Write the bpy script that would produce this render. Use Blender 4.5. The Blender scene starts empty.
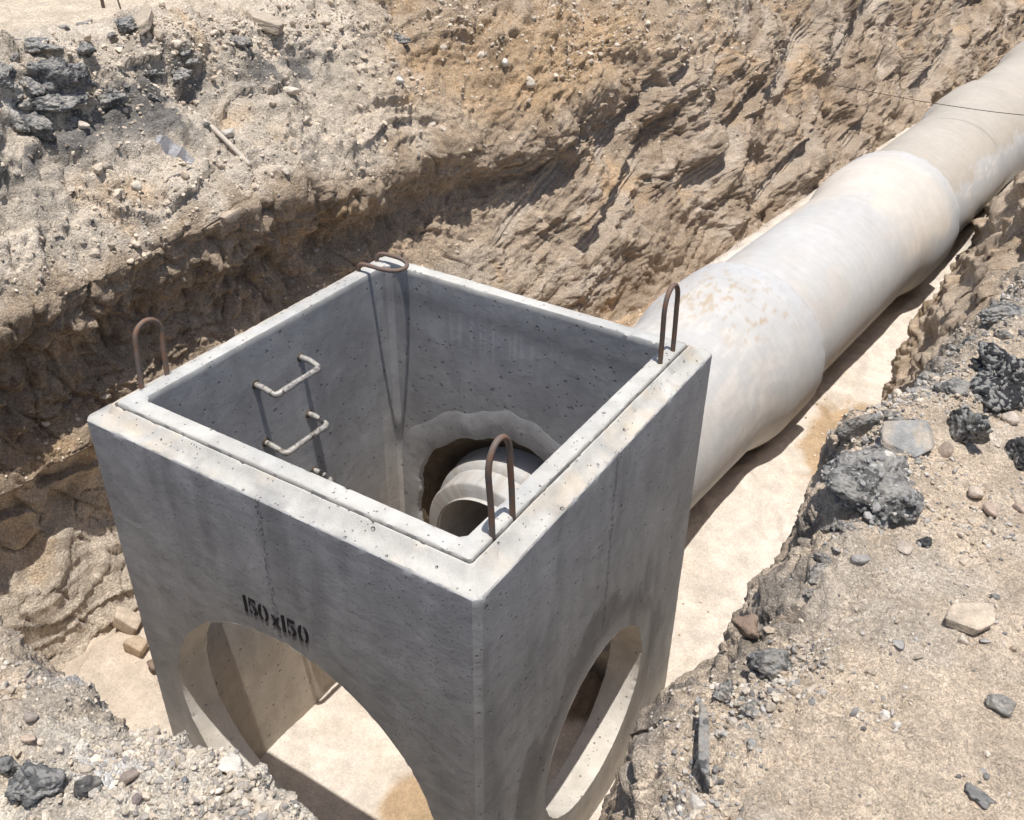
import bpy, bmesh, math, random
import numpy as np
from mathutils import Vector, Matrix
random.seed(7); RNG = np.random.default_rng(11)
scene = bpy.context.scene
COL = scene.collection
W = 0.914            # outer half width of the chamber
IN = 0.75            # inner half width
BOT = -2.34          # underside of the chamber, its top rim is z = 0 .. 0.06

# ------------------------------------------------------------------ noise
_perm = np.random.default_rng(3).permutation(4096).astype(np.int32)
_grad = np.random.default_rng(5).normal(size=(4096, 3)); _grad /= np.linalg.norm(_grad, axis=1)[:, None]
_grad = _grad.astype(np.float32); _gx, _gy, _gz = [np.ascontiguousarray(_grad[:, k]) for k in range(3)]
def _h(ix, iy, iz): return _perm[(_perm[(_perm[ix & 4095] + iy) & 4095] + iz) & 4095]
def perlin(p, seed=0):
    A = (np.asarray(p, np.float32).T + np.float32(seed * 17.31 + 1000.0))
    I = np.floor(A); x, y, z = A - I; ix, iy, iz = I.astype(np.int32)
    ux, uy, uz = [t * t * t * (t * (t * 6 - 15) + 10) for t in (x, y, z)]; out = 0
    for dx in (0, 1):
        hx = _perm[(ix + dx) & 4095]; wx = ux if dx else 1 - ux
        for dy in (0, 1):
            hy = _perm[(hx + iy + dy) & 4095]; wy = wx * (uy if dy else 1 - uy)
            for dz in (0, 1):
                h = _perm[(hy + iz + dz) & 4095]
                out = out + wy * (uz if dz else 1 - uz) * (_gx[h] * (x - dx) + _gy[h] * (y - dy) + _gz[h] * (z - dz))
    return out * np.float32(1.6)
def fbm(p, octv=4, seed=0, gain=.5, lac=2.03):
    a, o, s = 1.0, 0, 0
    for k in range(octv):
        o = o + a * perlin(p * (lac ** k), seed + k * 3); s += a; a *= gain
    return o / s
def ridged(p, octv=3, seed=0, gain=.5):
    a, o, s = 1.0, 0, 0
    for k in range(octv):
        o = o + a * (1 - np.abs(perlin(p * (2.07 ** k), seed + k * 5)) * 2.0); s += a; a *= gain
    return o / s
def worley(p, seed=0):
    """distance to the nearest feature point and a random value of that cell"""
    A = (np.asarray(p, np.float32).T + np.float32(seed * 9.7 + 1000.0)); I = np.floor(A); fx, fy, fz = A - I; ix, iy, iz = I.astype(np.int32)
    best = np.full(len(fx), 9.0, np.float32); val = np.zeros(len(fx), np.int32)
    bx, by, bz = [(t > .5).astype(np.int32) - 1 for t in (fx, fy, fz)]       # 2x2x2 neighbourhood is enough here
    for dx in (0, 1):
        ox = bx + dx; hx = _perm[(ix + ox) & 4095]; gx = ox + np.float32(.5) - fx
        for dy in (0, 1):
            oy = by + dy; hy = _perm[(hx + iy + oy) & 4095]; gy = oy + np.float32(.5) - fy
            for dz in (0, 1):
                oz = bz + dz; h = _perm[(hy + iz + oz) & 4095]
                d = (gx + _gx[h] * .45) ** 2 + (gy + _gy[h] * .45) ** 2 + (oz + np.float32(.5) - fz + _gz[h] * .45) ** 2
                m = d < best; best = np.where(m, d, best); val = np.where(m, h, val)
    return np.sqrt(best), val / np.float32(4095)
def sm(x, a, b):
    t = np.clip((x - a) / (b - a), 0, 1); return t * t * (3 - 2 * t)
def mix(a, b, t): return a * (1 - t[:, None]) + np.asarray(b)[None, :] * t[:, None]

# ------------------------------------------------------------------ object helpers
def mesh_np(name, V, faces, mat, col=None, parent=None, smooth=True, tri=False):
    me = bpy.data.meshes.new(name); F = np.asarray(faces, np.int32); n = F.shape[1]
    me.vertices.add(len(V)); me.vertices.foreach_set('co', np.asarray(V, np.float32).ravel())
    me.loops.add(F.size); me.loops.foreach_set('vertex_index', F.ravel())
    me.polygons.add(len(F)); me.polygons.foreach_set('loop_start', np.arange(0, F.size, n, dtype=np.int32))
    me.update(calc_edges=True)
    me.polygons.foreach_set('use_smooth', np.full(len(F), smooth)); me.validate()
    if col is not None:
        a = me.color_attributes.new('Col', 'FLOAT_COLOR', 'POINT')
        c = np.ones((len(V), 4), np.float32); c[:, :3] = col; a.data.foreach_set('color', c.ravel())
    me.materials.append(mat)
    o = bpy.data.objects.new(name, me); COL.objects.link(o)
    if parent: o.parent = parent
    return o
def tag(o, label=None, cat=None, group=None, kind=None):
    if label: o['label'] = label
    if cat: o['category'] = cat
    if group: o['group'] = group
    if kind: o['kind'] = kind
    return o
def empty(name, loc, rz=0):
    o = bpy.data.objects.new(name, None); COL.objects.link(o); o.location = loc; o.rotation_euler = (0, 0, rz)
    o.empty_display_size = .1; return o
def grid_faces(nu, nv, wrap=False):
    i = np.arange(nu - 1 if not wrap else nu)[:, None]; j = np.arange(nv - 1)[None, :]
    i2 = (i + 1) % nu
    a = i * nv + j; b = i2 * nv + j; c = i2 * nv + j + 1; d = i * nv + j + 1
    return np.stack([a, b, c, d], -1).reshape(-1, 4)
def tube(name, pts, r, mat, parent=None, seg=12, sub=6, origin=(0, 0, 0), rough=0.0):
    """smooth tapered rod through pts, capped; r may be a list"""
    P = np.array(pts, float) - np.array(origin); n = len(P)
    R = np.full(n, r) if np.isscalar(r) else np.array(r)
    T = np.linspace(0, n - 1, (n - 1) * sub + 1); Q = []; RR = np.interp(T, range(n), R)
    for t in T:
        k = min(int(t), n - 2); u = t - k
        p0, p1, p2, p3 = P[max(k - 1, 0)], P[k], P[k + 1], P[min(k + 2, n - 1)]
        Q.append(.5 * ((2 * p1) + (-p0 + p2) * u + (2 * p0 - 5 * p1 + 4 * p2 - p3) * u * u + (-p0 + 3 * p1 - 3 * p2 + p3) * u ** 3))
    Q = np.array(Q); D = np.gradient(Q, axis=0); D /= np.linalg.norm(D, axis=1)[:, None]
    up = np.array([0, 0, 1.]) if abs(D[0][2]) < .9 else np.array([1., 0, 0])
    V = []; nrm = np.cross(D[0], up); nrm /= np.linalg.norm(nrm)
    for k in range(len(Q)):
        nrm = nrm - D[k] * (nrm @ D[k]); nrm /= np.linalg.norm(nrm); b = np.cross(D[k], nrm)
        a = np.linspace(0, 2 * np.pi, seg, endpoint=False)
        V.append(Q[k] + RR[k] * (np.cos(a)[:, None] * nrm + np.sin(a)[:, None] * b))
    V = np.array(V).reshape(-1, 3)
    if rough: V = V + RNG.normal(size=V.shape) * rough
    bm = bmesh.new(); vs = [bm.verts.new(v) for v in V]
    for k in range(len(Q) - 1):
        for s in range(seg):
            bm.faces.new([vs[k * seg + s], vs[k * seg + (s + 1) % seg], vs[(k + 1) * seg + (s + 1) % seg], vs[(k + 1) * seg + s]])
    bm.faces.new(vs[:seg][::-1]); bm.faces.new(vs[-seg:])
    bmesh.ops.recalc_face_normals(bm, faces=bm.faces)
    me = bpy.data.meshes.new(name); bm.to_mesh(me); bm.free(); me.materials.append(mat)
    for q in me.polygons: q.use_smooth = len(q.vertices) == 4
    o = bpy.data.objects.new(name, me); COL.objects.link(o); o.location = origin
    if parent: o.parent = parent
    return o

# ------------------------------------------------------------------ materials
class NT:
    def __init__(s, name):
        s.m = bpy.data.materials.new(name); s.m.use_nodes = True; s.t = s.m.node_tree; s.t.nodes.clear()
        s.out = s.n('ShaderNodeOutputMaterial'); s.b = s.n('ShaderNodeBsdfPrincipled')
        s.t.links.new(s.b.outputs[0], s.out.inputs[0]); s.tc = s.n('ShaderNodeTexCoord')
    def n(s, t, **k):
        x = s.t.nodes.new(t)
        for a, b in k.items(): setattr(x, a, b)
        return x
    def l(s, a, b): s.t.links.new(a, b)
    def mapping(s, scale=(1, 1, 1), rot=(0, 0, 0), loc=(0, 0, 0)):
        m = s.n('ShaderNodeMapping'); m.inputs['Scale'].default_value = scale; m.inputs['Rotation'].default_value = rot
        m.inputs['Location'].default_value = loc; s.l(s.tc.outputs['Object'], m.inputs[0]); return m.outputs[0]
    def noise(s, scale, detail=6, rough=.55, vec=None, dist=0):
        x = s.n('ShaderNodeTexNoise'); x.inputs['Scale'].default_value = scale; x.inputs['Detail'].default_value = detail
        x.inputs['Roughness'].default_value = rough; x.inputs['Distortion'].default_value = dist
        s.l(vec or s.tc.outputs['Object'], x.inputs['Vector']); return x.outputs[0]
    def vor(s, scale, vec=None, feature='F1', out='Distance', rnd=1):
        x = s.n('ShaderNodeTexVoronoi', feature=feature); x.inputs['Scale'].default_value = scale
        x.inputs['Randomness'].default_value = rnd
        s.l(vec or s.tc.outputs['Object'], x.inputs['Vector']); return x.outputs[out]
    def ramp(s, v, a, b, c0=0.0, c1=1.0):
        x = s.n('ShaderNodeMapRange'); x.inputs[1].default_value = a; x.inputs[2].default_value = b
        x.inputs[3].default_value = c0; x.inputs[4].default_value = c1; s.l(v, x.inputs[0]); return x.outputs[0]
    def math(s, op, a, b=None, c=None):
        x = s.n('ShaderNodeMath', operation=op)
        for i, v in enumerate((a, b, c)):
            if v is None: continue
            if isinstance(v, (int, float)): x.inputs[i].default_value = v
            else: s.l(v, x.inputs[i])
        return x.outputs[0]
    def mixc(s, f, a, b, mode='MIX'):
        x = s.n('ShaderNodeMix', data_type='RGBA', blend_type=mode)
        for i, v in ((0, f), (6, a), (7, b)):
            if isinstance(v, (int, float)): x.inputs[i].default_value = v
            elif isinstance(v, tuple): x.inputs[i].default_value = (*v, 1)
            else: s.l(v, x.inputs[i])
        return x.outputs[2]
    def scale(s, c, f):
        x = s.n('ShaderNodeVectorMath', operation='SCALE'); s.l(c, x.inputs[0])
        if isinstance(f, (int, float)): x.inputs[3].default_value = f
        else: s.l(f, x.inputs[3])
        return x.outputs[0]
    def col(s): return s.n('ShaderNodeAttribute', attribute_name='Col').outputs[0]
    def bump(s, h, d=.01, st=1.0):
        x = s.n('ShaderNodeBump'); x.inputs['Distance'].default_value = d; x.inputs['Strength'].default_value = st
        s.l(h, x.inputs['Height']); s.l(x.outputs[0], s.b.inputs['Normal']); return x
    def done(s, color, rough=.9, metal=0, spec=.3):
        if isinstance(color, tuple): s.b.inputs['Base Color'].default_value = (*color, 1)
        else: s.l(color, s.b.inputs['Base Color'])
        if isinstance(rough, (int, float)): s.b.inputs['Roughness'].default_value = rough
        else: s.l(rough, s.b.inputs['Roughness'])
        s.b.inputs['Metallic'].default_value = metal; s.b.inputs['Specular IOR Level'].default_value = spec
        return s.m

def soil_mat(name, fine=1.0, bump=.012, speck=.35, amp=.2):
    t = NT(name); c = t.col()
    a = t.ramp(t.noise(5 * fine, 4, .65), .25, .75, .78, 1.2)
    b = t.ramp(t.noise(45 * fine, 4, .75), .25, .75, 1 - amp, 1 + amp)
    g = t.vor(95 * fine, out='Color'); gr = t.n('ShaderNodeSeparateColor'); t.l(g, gr.inputs[0])
    s = t.ramp(gr.outputs[0], 0, 1, 1 - speck * .5, 1 + speck * .5); g2 = t.n('ShaderNodeSeparateColor'); t.l(t.vor(230 * fine, out='Color'), g2.inputs[0])
    s = t.math('MULTIPLY', s, t.ramp(g2.outputs[1], 0, 1, 1 - speck * .6, 1 + speck * .6))
    k = t.math('MULTIPLY', t.math('MULTIPLY', a, b), s)
    c = t.scale(c, k)
    h = t.math('ADD', t.math('MULTIPLY', t.noise(30 * fine, 6, .75), 1.0), t.math('MULTIPLY', t.vor(95 * fine), -.22))
    t.bump(h, bump * 2.2, 1.0)
    return t.done(c, .95, spec=.12)
M_soil = soil_mat('trench soil')
M_bank = soil_mat('gravelly earth', 1.5, .010, .42, .11)
M_sand = soil_mat('bedding sand', 1.6, .0035, .12)

def concrete_mat():
    t = NT('cast concrete'); c = t.col()
    big = t.ramp(t.noise(2.2, 5, .6), .3, .7, .84, 1.14)
    streak = t.ramp(t.noise(3.0, 5, .6, t.mapping((2.5, 2.5, .35))), .35, .7, .9, 1.08)
    clouds = t.ramp(t.noise(9, 7, .65, dist=.6), .3, .7, .9, 1.1)
    fine = t.ramp(t.noise(160, 3, .6), .3, .7, .93, 1.07)
    k = t.math('MULTIPLY', t.math('MULTIPLY', big, streak), t.math('MULTIPLY', clouds, fine))
    # air holes: sparse small cells
    hole = None
    for sc, th, dens in ((13, .12, .62), (29, .17, .74), (70, .22, .84)):
        v = t.vor(sc); vc = t.n('ShaderNodeSeparateColor'); t.l(t.vor(sc, out='Color'), vc.inputs[0])
        pit = t.math('MULTIPLY', t.ramp(v, th, th * .6), t.math('GREATER_THAN', vc.outputs[1], dens))
        hole = pit if hole is None else t.math('MAXIMUM', hole, pit)
    sep = t.n('ShaderNodeSeparateXYZ'); t.l(t.tc.outputs['Object'], sep.inputs[0])
    jit = t.ramp(t.noise(14, 3, .6), .3, .7, -.006, .006)
    for a_, b_, sg in ((0, 1, -1), (1, 0, 1)):
        off = t.math('ABSOLUTE', t.math('ADD', sep.outputs[a_], jit)); face = t.math('GREATER_THAN', t.math('MULTIPLY', sep.outputs[b_], sg), .9)
        m = t.math('MULTIPLY', t.math('MULTIPLY', t.ramp(off, .013, .008), face), t.ramp(t.noise(70, 3, .7), .515, .56))
        m = t.math('MULTIPLY', m, t.math('GREATER_THAN', sep.outputs[2], 1.45)); hole = t.math('MAXIMUM', hole, m)
    k = t.math('MULTIPLY', k, t.ramp(hole, 0, 1, 1, .72))  # pits tinted darker, the shade inside them put into the colour
    c = t.scale(c, k)
    h = t.math('SUBTRACT', t.math('ADD', t.math('MULTIPLY', t.noise(70, 5, .65), .22), t.math('MULTIPLY', t.noise(14, 4, .5), .35)), t.math('MULTIPLY', hole, 1.8))
    t.bump(h, .006, 1.0)
    return t.done(c, t.ramp(t.noise(6, 3, .5), .3, .7, .62, .85), spec=.35)
M_conc = concrete_mat()

def pipe_mat():
    t = NT('spun concrete'); c = t.col()
    a = t.ramp(t.noise(1.6, 6, .6), .3, .7, .93, 1.07); b = t.ramp(t.noise(11, 7, .7), .3, .7, .95, 1.05)
    r = t.ramp(t.noise(4, 5, .6, t.mapping((.6, 6, .6))), .3, .7, .96, 1.04)
    c = t.scale(c, t.math('MULTIPLY', t.math('MULTIPLY', a, b), r))
    t.bump(t.math('ADD', t.noise(90, 4, .6), t.math('MULTIPLY', t.noise(8, 4, .5), .8)), .003, .8)
    return t.done(c, .8, spec=.25)
M_pipe = pipe_mat()

def rust_mat():
    t = NT('rusty steel bar')
    c = t.mixc(t.ramp(t.noise(30, 5, .7), .4, .62), (.17, .145, .13), (.25, .14, .09))
    c = t.mixc(t.ramp(t.noise(75, 4, .6), .55, .7), c, (.2, .17, .15))
    t.bump(t.noise(260, 3, .6), .0015, .8); return t.done(c, .72, .35)
M_rust = rust_mat()
def rung_mat():
    t = NT('worn metal rung')
    c = t.mixc(t.ramp(t.noise(42, 5, .7), .49, .60), (.42, .40, .37), (.16, .14, .12))
    t.bump(t.noise(150, 3, .6), .002, .8); return t.done(c, .55, .3)
M_rung = rung_mat()
def plain(name, col, rough=.9, bump=.002, sc=60, var=.15, spec=.2):
    t = NT(name); r = t.n('ShaderNodeRGB'); r.outputs[0].default_value = (*col, 1)
    c = t.scale(r.outputs[0], t.ramp(t.noise(sc * .3, 6, .7), .3, .7, 1 - var, 1 + var))
    t.bump(t.noise(sc, 5, .65), bump * 2, .8); return t.done(c, rough, spec=spec)
M_paint = plain('black stencil paint', (.025, .025, .027), .8, .002, 80, .3)
M_mortar = plain('dark wet mortar', (.11, .085, .06), .9, .012, 22, .35)
M_wire = plain('thin dark wire', (.06, .055, .05), .6, .0005)
M_rag = plain('white plastic scrap', (.8, .79, .80), .5, .002, 30, .08)
M_wood = plain('weathered stick', (.12, .09, .07), .9)
M_rib = plain('dusty pale conduit', (.56, .49, .41), .8, .002, 60, .15)
def rock_mat(name, dark=False):
    t = NT(name); c = t.col()
    k = t.math('MULTIPLY', t.ramp(t.noise(26, 7, .7), .25, .75, .7, 1.3), t.ramp(t.noise(150, 3, .6), .3, .7, .85, 1.15))
    c = t.scale(c, k)
    if dark:       # crushed stone set in bitumen
        v = t.n('ShaderNodeSeparateColor'); t.l(t.vor(75, out='Color'), v.inputs[0])
        c = t.mixc(t.math('MULTIPLY', t.ramp(v.outputs[0], .62, .66), .8), c, (.33, .32, .30))
        h = t.math('ADD', t.noise(50, 7, .7), t.math('MULTIPLY', t.vor(75), -.8)); t.bump(h, .012, 1.0)
        return t.done(c, t.ramp(t.noise(20, 3, .5), .3, .7, .55, .9), spec=.4)
    t.bump(t.noise(70, 7, .7), .006, 1.0); return t.done(c, .88, spec=.25)
M_rock = rock_mat('loose stone'); M_asph = rock_mat('broken asphalt', True)

# ------------------------------------------------------------------ colours of the ground (albedo)
SANDY = (.63, .55, .455); PALE = (.66, .57, .47); DAMP = (.43, .335, .245); TAN = (.44, .345, .25)
GREYTAN = (.45, .36, .275); ORANGE = (.52, .345, .185); TAR = (.10, .10, .102); LIME = (.72, .71, .68); BED = (.64, .57, .495)

def spline_rows(K, s):
    """Catmull-Rom over axis 1 of K (n, k, c) at parameters s (m)"""
    k = K.shape[1]; i = np.clip(np.floor(s).astype(int), 0, k - 2); u = (s - i)[None, :, None]
    p0 = K[:, np.maximum(i - 1, 0)]; p1 = K[:, i]; p2 = K[:, i + 1]; p3 = K[:, np.minimum(i + 2, k - 1)]
    m1 = (p2 - p0) * .38; m2 = (p3 - p1) * .38
    return (2 * u**3 - 3 * u**2 + 1) * p1 + (u**3 - 2 * u**2 + u) * m1 + (-2 * u**3 + 3 * u**2) * p2 + (u**3 - u**2) * m2
def normals(G):
    du = np.gradient(G, axis=0); dv = np.gradient(G, axis=1); n = np.cross(dv, du)
    n /= np.linalg.norm(n, axis=2)[:, :, None] + 1e-12; return n
def geo_steps(start, first, ratio, end):
    out = []; x = start; d = first
    while x < end: x += d; d *= ratio; out.append(x)
    return out

# ================================================================== LEFT TRENCH WALL AND THE GROUND ABOVE IT
def left_bank():
    ys = [-3.4]; cam = np.array([2.11, -2.66])
    while ys[-1] < 46:
        y = ys[-1]; d = math.hypot(4.2, y + 2.66) if y < 4 else (y + 2.66) * 1.08
        ys.append(y + max(.0105, d * .0024) * (2.5 if y < -.9 else 1))
    ys = np.array(ys)
    keys = [-4, -.6, .6, 2.0, 3.6, 5.0, 7.0, 10, 14, 22, 48]
    def prof(*a): return a
    near = [(-1.8, -2.75), (-2.02, -2.34), (-2.16, -2.0), (-2.33, -1.55), (-2.30, -1.22), (-2.20, -1.08), (-2.33, -.86), (-2.36, -.60), (-2.29, -.46), (-2.20, -.20), (-2.36, .00), (-2.74, .42), (-2.97, .70), (-3.2, .78)]
    P0 = [(-1.8, -2.75), (-2.0, -2.34), (-2.12, -2.0), (-2.28, -1.55), (-2.27, -1.25), (-2.2, -1.1), (-2.34, -.86), (-2.33, -.55), (-2.27, -.42), (-2.16, -.10), (-2.36, .06), (-2.74, .42), (-2.97, .70), (-3.2, .78)]
    P2 = [(-1.65, -2.6), (-1.85, -2.2), (-1.95, -1.9), (-2.05, -1.5), (-2.1, -1.25), (-2.1, -1.05), (-2.22, -.8), (-2.28, -.6), (-2.19, -.44), (-2.12, -.14), (-2.32, .06), (-2.66, .38), (-2.95, .66), (-3.2, .74)]
    P3 = [(-1.15, -2.4), (-1.4, -2.0), (-1.6, -1.7), (-1.7, -1.4), (-1.78, -1.2), (-1.88, -1.0), (-2.02, -.82), (-2.15, -.66), (-2.1, -.5), (-2.06, -.28), (-2.25, -.04), (-2.5, .26), (-2.8, .52), (-3.1, .66)]
    P5 = [(-.75, -2.3), (-.95, -1.9), (-1.15, -1.6), (-1.3, -1.35), (-1.45, -1.15), (-1.55, -.95), (-1.72, -.78), (-1.82, -.6), (-1.86, -.42), (-1.92, -.2), (-2.08, 0.0), (-2.3, .22), (-2.6, .46), (-3.0, .6)]
    P7 = [(-.25, -2.2), (-.45, -1.8), (-.62, -1.55), (-.75, -1.3), (-.9, -1.1), (-1.0, -.9), (-1.2, -.74), (-1.3, -.55), (-1.4, -.36), (-1.5, -.16), (-1.7, .04), (-1.95, .24), (-2.3, .46), (-2.8, .58)]
    def shift(P, dx): return [(x + dx, z) for x, z in P]
    profs = [near, near, P0, P2, P3, P5, P7, shift(P7, .38), shift(P7, .78), shift(P7, 1.55), shift(P7, 4.1)]
    K = np.array(profs, float)                                   # keys, ctrl, 2
    rows = np.array([[np.interp(ys, keys, K[:, c, a]) for a in (0, 1)] for c in range(K.shape[1])]).transpose(2, 0, 1)
    s = np.concatenate([np.linspace(0, 1, 14, endpoint=False)] + [np.linspace(k, k + 1, 30, endpoint=False) for k in range(1, 12)] + [np.linspace(12, 13, 20)])
    # wobble of the ledges along the wall
    yy = np.stack([ys * .9, ys * 0, ys * 0], 1); wob = perlin(yy, 2) * .10 + perlin(yy * 2.7, 9) * .05
    rows[:, 2:12, 1] += wob[:, None]
    xw = perlin(yy * 1.3, 21) * .10 + perlin(yy * 3.1, 23) * .05
    rows[:, 3:11, 0] += xw[:, None]
    G = spline_rows(rows, s)
    px = np.array(geo_steps(0, .016, 1.004, 3.2) + geo_steps(3.6, .2, 1.25, 60))
    plat = np.stack([np.repeat(G[:, -1:, 0], len(px), 1) - px[None], np.repeat(G[:, -1:, 1], len(px), 1) + .05 * sm(px, 0, 1.5)[None]], -1)
    G = np.concatenate([G, plat], 1); nv = G.shape[1]; nu = len(ys)
    S = np.concatenate([s, 13 + px])
    X = np.stack([G[:, :, 0], np.repeat(ys[:, None], nv, 1), G[:, :, 1]], -1)
    N = normals(X); 
    if N[5, 300, 0] < 0: N = -N
    p = X.reshape(-1, 3); n = N.reshape(-1, 3).copy(); Sv = np.tile(S, nu); y = p[:, 1]
    wall = sm(Sv, .8, 1.6) * (1 - sm(Sv, 12.6, 13.6)); plateau = sm(Sv, 12.7, 13.6)
    smooth_low = (1 - sm(Sv, 3.6, 5.0)) * (1 - sm(y, 1.6, 3.0))               # scooped clay at the foot, near end
    teeth = sm(y, 2.6, 4.6) * wall                                            # bucket-dragged, striated far part
    crumb = sm(Sv, 5.2, 6.2) * (1 - sm(Sv, 8.3, 9.2)) * (1 - teeth)           # torn dark earth below the ledge
    upper = sm(Sv, 9.2, 10.2) * wall * (1 - teeth * .5)
    q = p + .12 * np.stack([perlin(p * 2.1, 31), perlin(p * 2.1, 33), perlin(p * 2.1, 35)], 1)
    d = fbm(q * 1.4, 4, 41) * .21 * wall
    # rounded clods
    w1, v1 = worley(q * 7.5, 3); w2, v2 = worley(q * 17, 5); w3, v3 = worley(q * 38, 7)
    plate = sm(perlin(q * np.array([1.5, 1.5, 2.2]) + 7, 111), .02, .22) * upper
    clod = (1 - plate * .85) * (1.15 - .6 * sm(perlin(q * 2.2, 113), -.3, .3)) * (.55 - w1) * .085 * (.3 + v1) + (.55 - w2) * .036 * (.3 + v2) + (.5 - w3) * .015
    d += clod * (crumb * 1.25 + upper * 1.0 + teeth * .75 + smooth_low * .12 + plateau * .06 * (1 - sm(Sv, 13.0, 13.5)) + .15 * wall)
    # ledges: broken curved shelves on the upper slope and scoops at the foot
    sh = perlin(np.stack([q[:, 1] * .8, q[:, 2] * 3.4 + .5 * np.sin(q[:, 1] * 1.7), q[:, 0]], 1), 51)
    shelf = np.abs((sh * 2.2) % 1.0 - .0)
    saw = (shelf ** 3) * .055
    d += saw * (upper * .9 + smooth_low * .8) * (.5 + .9 * sm(perlin(q * 1.1, 57), -.3, .4))
    # dragged teeth marks along the wall rising away
    qs = p + .05 * (q - p) / .12; bend = perlin(p * .55, 64) * .25
    sl = np.stack([qs[:, 0] * .4, (qs[:, 1] * .92 + qs[:, 2] * .40) * .38, (qs[:, 2] * .92 - qs[:, 1] * .36 + bend) * 6.0], 1)
    st = ridged(sl, 3, 61, .55)
    d += crumb * (ridged(q * 8, 3, 60, .65) * .03) + teeth * (st * .06 - .02) * (.35 + 1.1 * sm(perlin(p * .9, 65), -.25, .3)) + teeth * (ridged(q * np.array([3, 2.2, 4]), 2, 66) * .03 + ridged(q * 9, 3, 62, .65) * .028 + fbm(q * 24, 3, 63, .7) * .020 + (.5 - w3) * .022 * v3)
    sl2 = np.stack([q[:, 0], (q[:, 1] * .92 + q[:, 2] * .40) * .8, (q[:, 2] * .92 - q[:, 1] * .36) * 2.1], 1)
    blk = perlin(sl2, 67); d += teeth * (np.sign(blk) * np.abs(blk) ** .6) * .09
    # torn blocks and long bucket scrapes cut into the far part
    d += teeth * (ridged(q * np.array([1.6, 1.1, 1.9]), 3, 68) - .45) * .10
    scr = np.zeros(len(p)); SC = ((4.2, -1.35, 5.6, -.72, .075), (3.5, -1.05, 4.5, -.70, .05), (5.6, -1.2, 7.4, -.55, .07), (4.9, -.75, 5.9, -.25, .06), (6.6, -1.45, 8.4, -.95, .06), (7.4, -.7, 9.2, -.1, .09), (8.6, -1.4, 10.6, -.85, .08), (9.4, -.6, 12.0, .1, .10), (11, -1.3, 14, -.6, .1), (6.0, -.3, 7.0, .15, .06), (13, -.5, 16, .1, .12))
    for ya, za, yb, zb, wd_ in SC:
        vy, vz = yb - ya, zb - za; ll = math.hypot(vy, vz); tt = ((p[:, 1] - ya) * vy + (p[:, 2] - za) * vz) / ll ** 2
        per = ((p[:, 1] - ya) * -vz + (p[:, 2] - za) * vy) / ll + .02 * perlin(p * 2, 69)
        k_ = sm(tt, -.03, .03) * (1 - sm(tt, .97, 1.03)) * sm(per, -wd_ - .02, -wd_ + .04) * (1 - sm(per, wd_ - .012, wd_ + .006)); scr = np.maximum(scr, k_)
    d = d * (1 - scr * .75) - scr * .055 + scr * .012 * np.sin((p[:, 2] * .93 - p[:, 1] * .36) * 160)
    # vertical cracking of the dry face
    cr = np.abs(perlin(np.stack([q[:, 1] * 6, q[:, 2] * 1.6, q[:, 0]], 1), 71))
    d -= (1 - sm(cr, 0, .07)) * .035 * (sm(Sv, 4.8, 6) * (1 - sm(Sv, 10, 11))) * (1 - teeth)
    cr2 = np.abs(perlin(q * 3.2 + 4, 73)); d -= (1 - sm(cr2, 0, .035)) * .02 * wall
    # deep dark overhangs under the ledge
    ug = np.exp(-((Sv - 7.35) / .55) ** 2) * (1 - teeth) * sm(perlin(np.stack([y * 1.1, y * 0, y * 0], 1), 81), -.45, .15)
    d -= ug * .055
    ug2 = np.exp(-((Sv - 4.6) / .3) ** 2) * (1 - teeth) * sm(perlin(np.stack([y * 1.0, y * 0 + 4, y * 0], 1), 83), -.2, .3)
    d -= ug2 * .05
    d += plate * .035 - plate * (1 - sm(np.abs(perlin(q * 4.5, 75)), 0, .03)) * .022
    d += (fbm(q * 30, 3, 91, .6) * .010) * (wall * (1 - smooth_low * .6) + .2 * plateau)
    d += fbm(p * 3.0, 3, 95) * .02 * plateau * (1 - sm(Sv, 16, 20))
    rim = np.exp(-((Sv - 12.8) / .7) ** 2)
    d += rim * (fbm(q * 3, 3, 97) * .10 + np.clip(.5 - w1, 0, 1) * .10)
    P = p + n * d[:, None]
    # ---- albedo
    zz = P[:, 2]
    c = np.tile(np.array(TAN), (len(P), 1))
    nz = fbm(q * 1.3, 4, 101); nz2 = fbm(q * 6, 3, 103)
    c = mix(c, DAMP, sm(Sv + nz * 1.2, 4.7, 5.6) * (1 - sm(Sv + nz * 1.0 + nz2 * .5, 8.7, 9.6)) * (1 - teeth) * .92)
    c = mix(c, (.60, .51, .41), (1 - sm(Sv + nz * 1.3, 4.2, 5.4)) * (1 - teeth))
    c = mix(c, SANDY, sm(Sv + nz * 1.1 + nz2 * .5, 9.0, 9.9) * .9 * (1 - teeth * .4))
    c = mix(c, GREYTAN, teeth * (1 - sm(y + nz * 3, 16, 30) * .3) * .8)
    c = mix(c, DAMP, teeth * sm(-blk + nz2 * .3, .08, .35) * .55)
    c = mix(c, DAMP, teeth * sm(nz, .12, .4) * .55)
    sk = fbm(np.stack([q[:, 0] * 2, (p[:, 1] * .92 + p[:, 2] * .40) * 1.2, (p[:, 2] * .92 - p[:, 1] * .36) * 13], 1), 3, 105)
    c = mix(c, (.24, .185, .135), teeth * sm(sk, .05, .3) * .55); c = mix(c, (.55, .47, .39), teeth * sm(-sk, .05, .3) * .5)
    c = mix(c, (.50, .43, .355), scr * .6)
    org = np.exp(-(((y - 4.6) / 1.5) ** 2 + ((zz - .15 - nz * .3) / .33) ** 2)); c = mix(c, ORANGE, np.clip(org * .9, 0, .6))
    c = mix(c, ORANGE, sm(nz + nz2 * .4, .15, .5) * wall * .5); c = mix(c, (.33, .245, .17), teeth * sm(fbm(q * .8, 3, 107), .0, .3) * .55)
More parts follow.
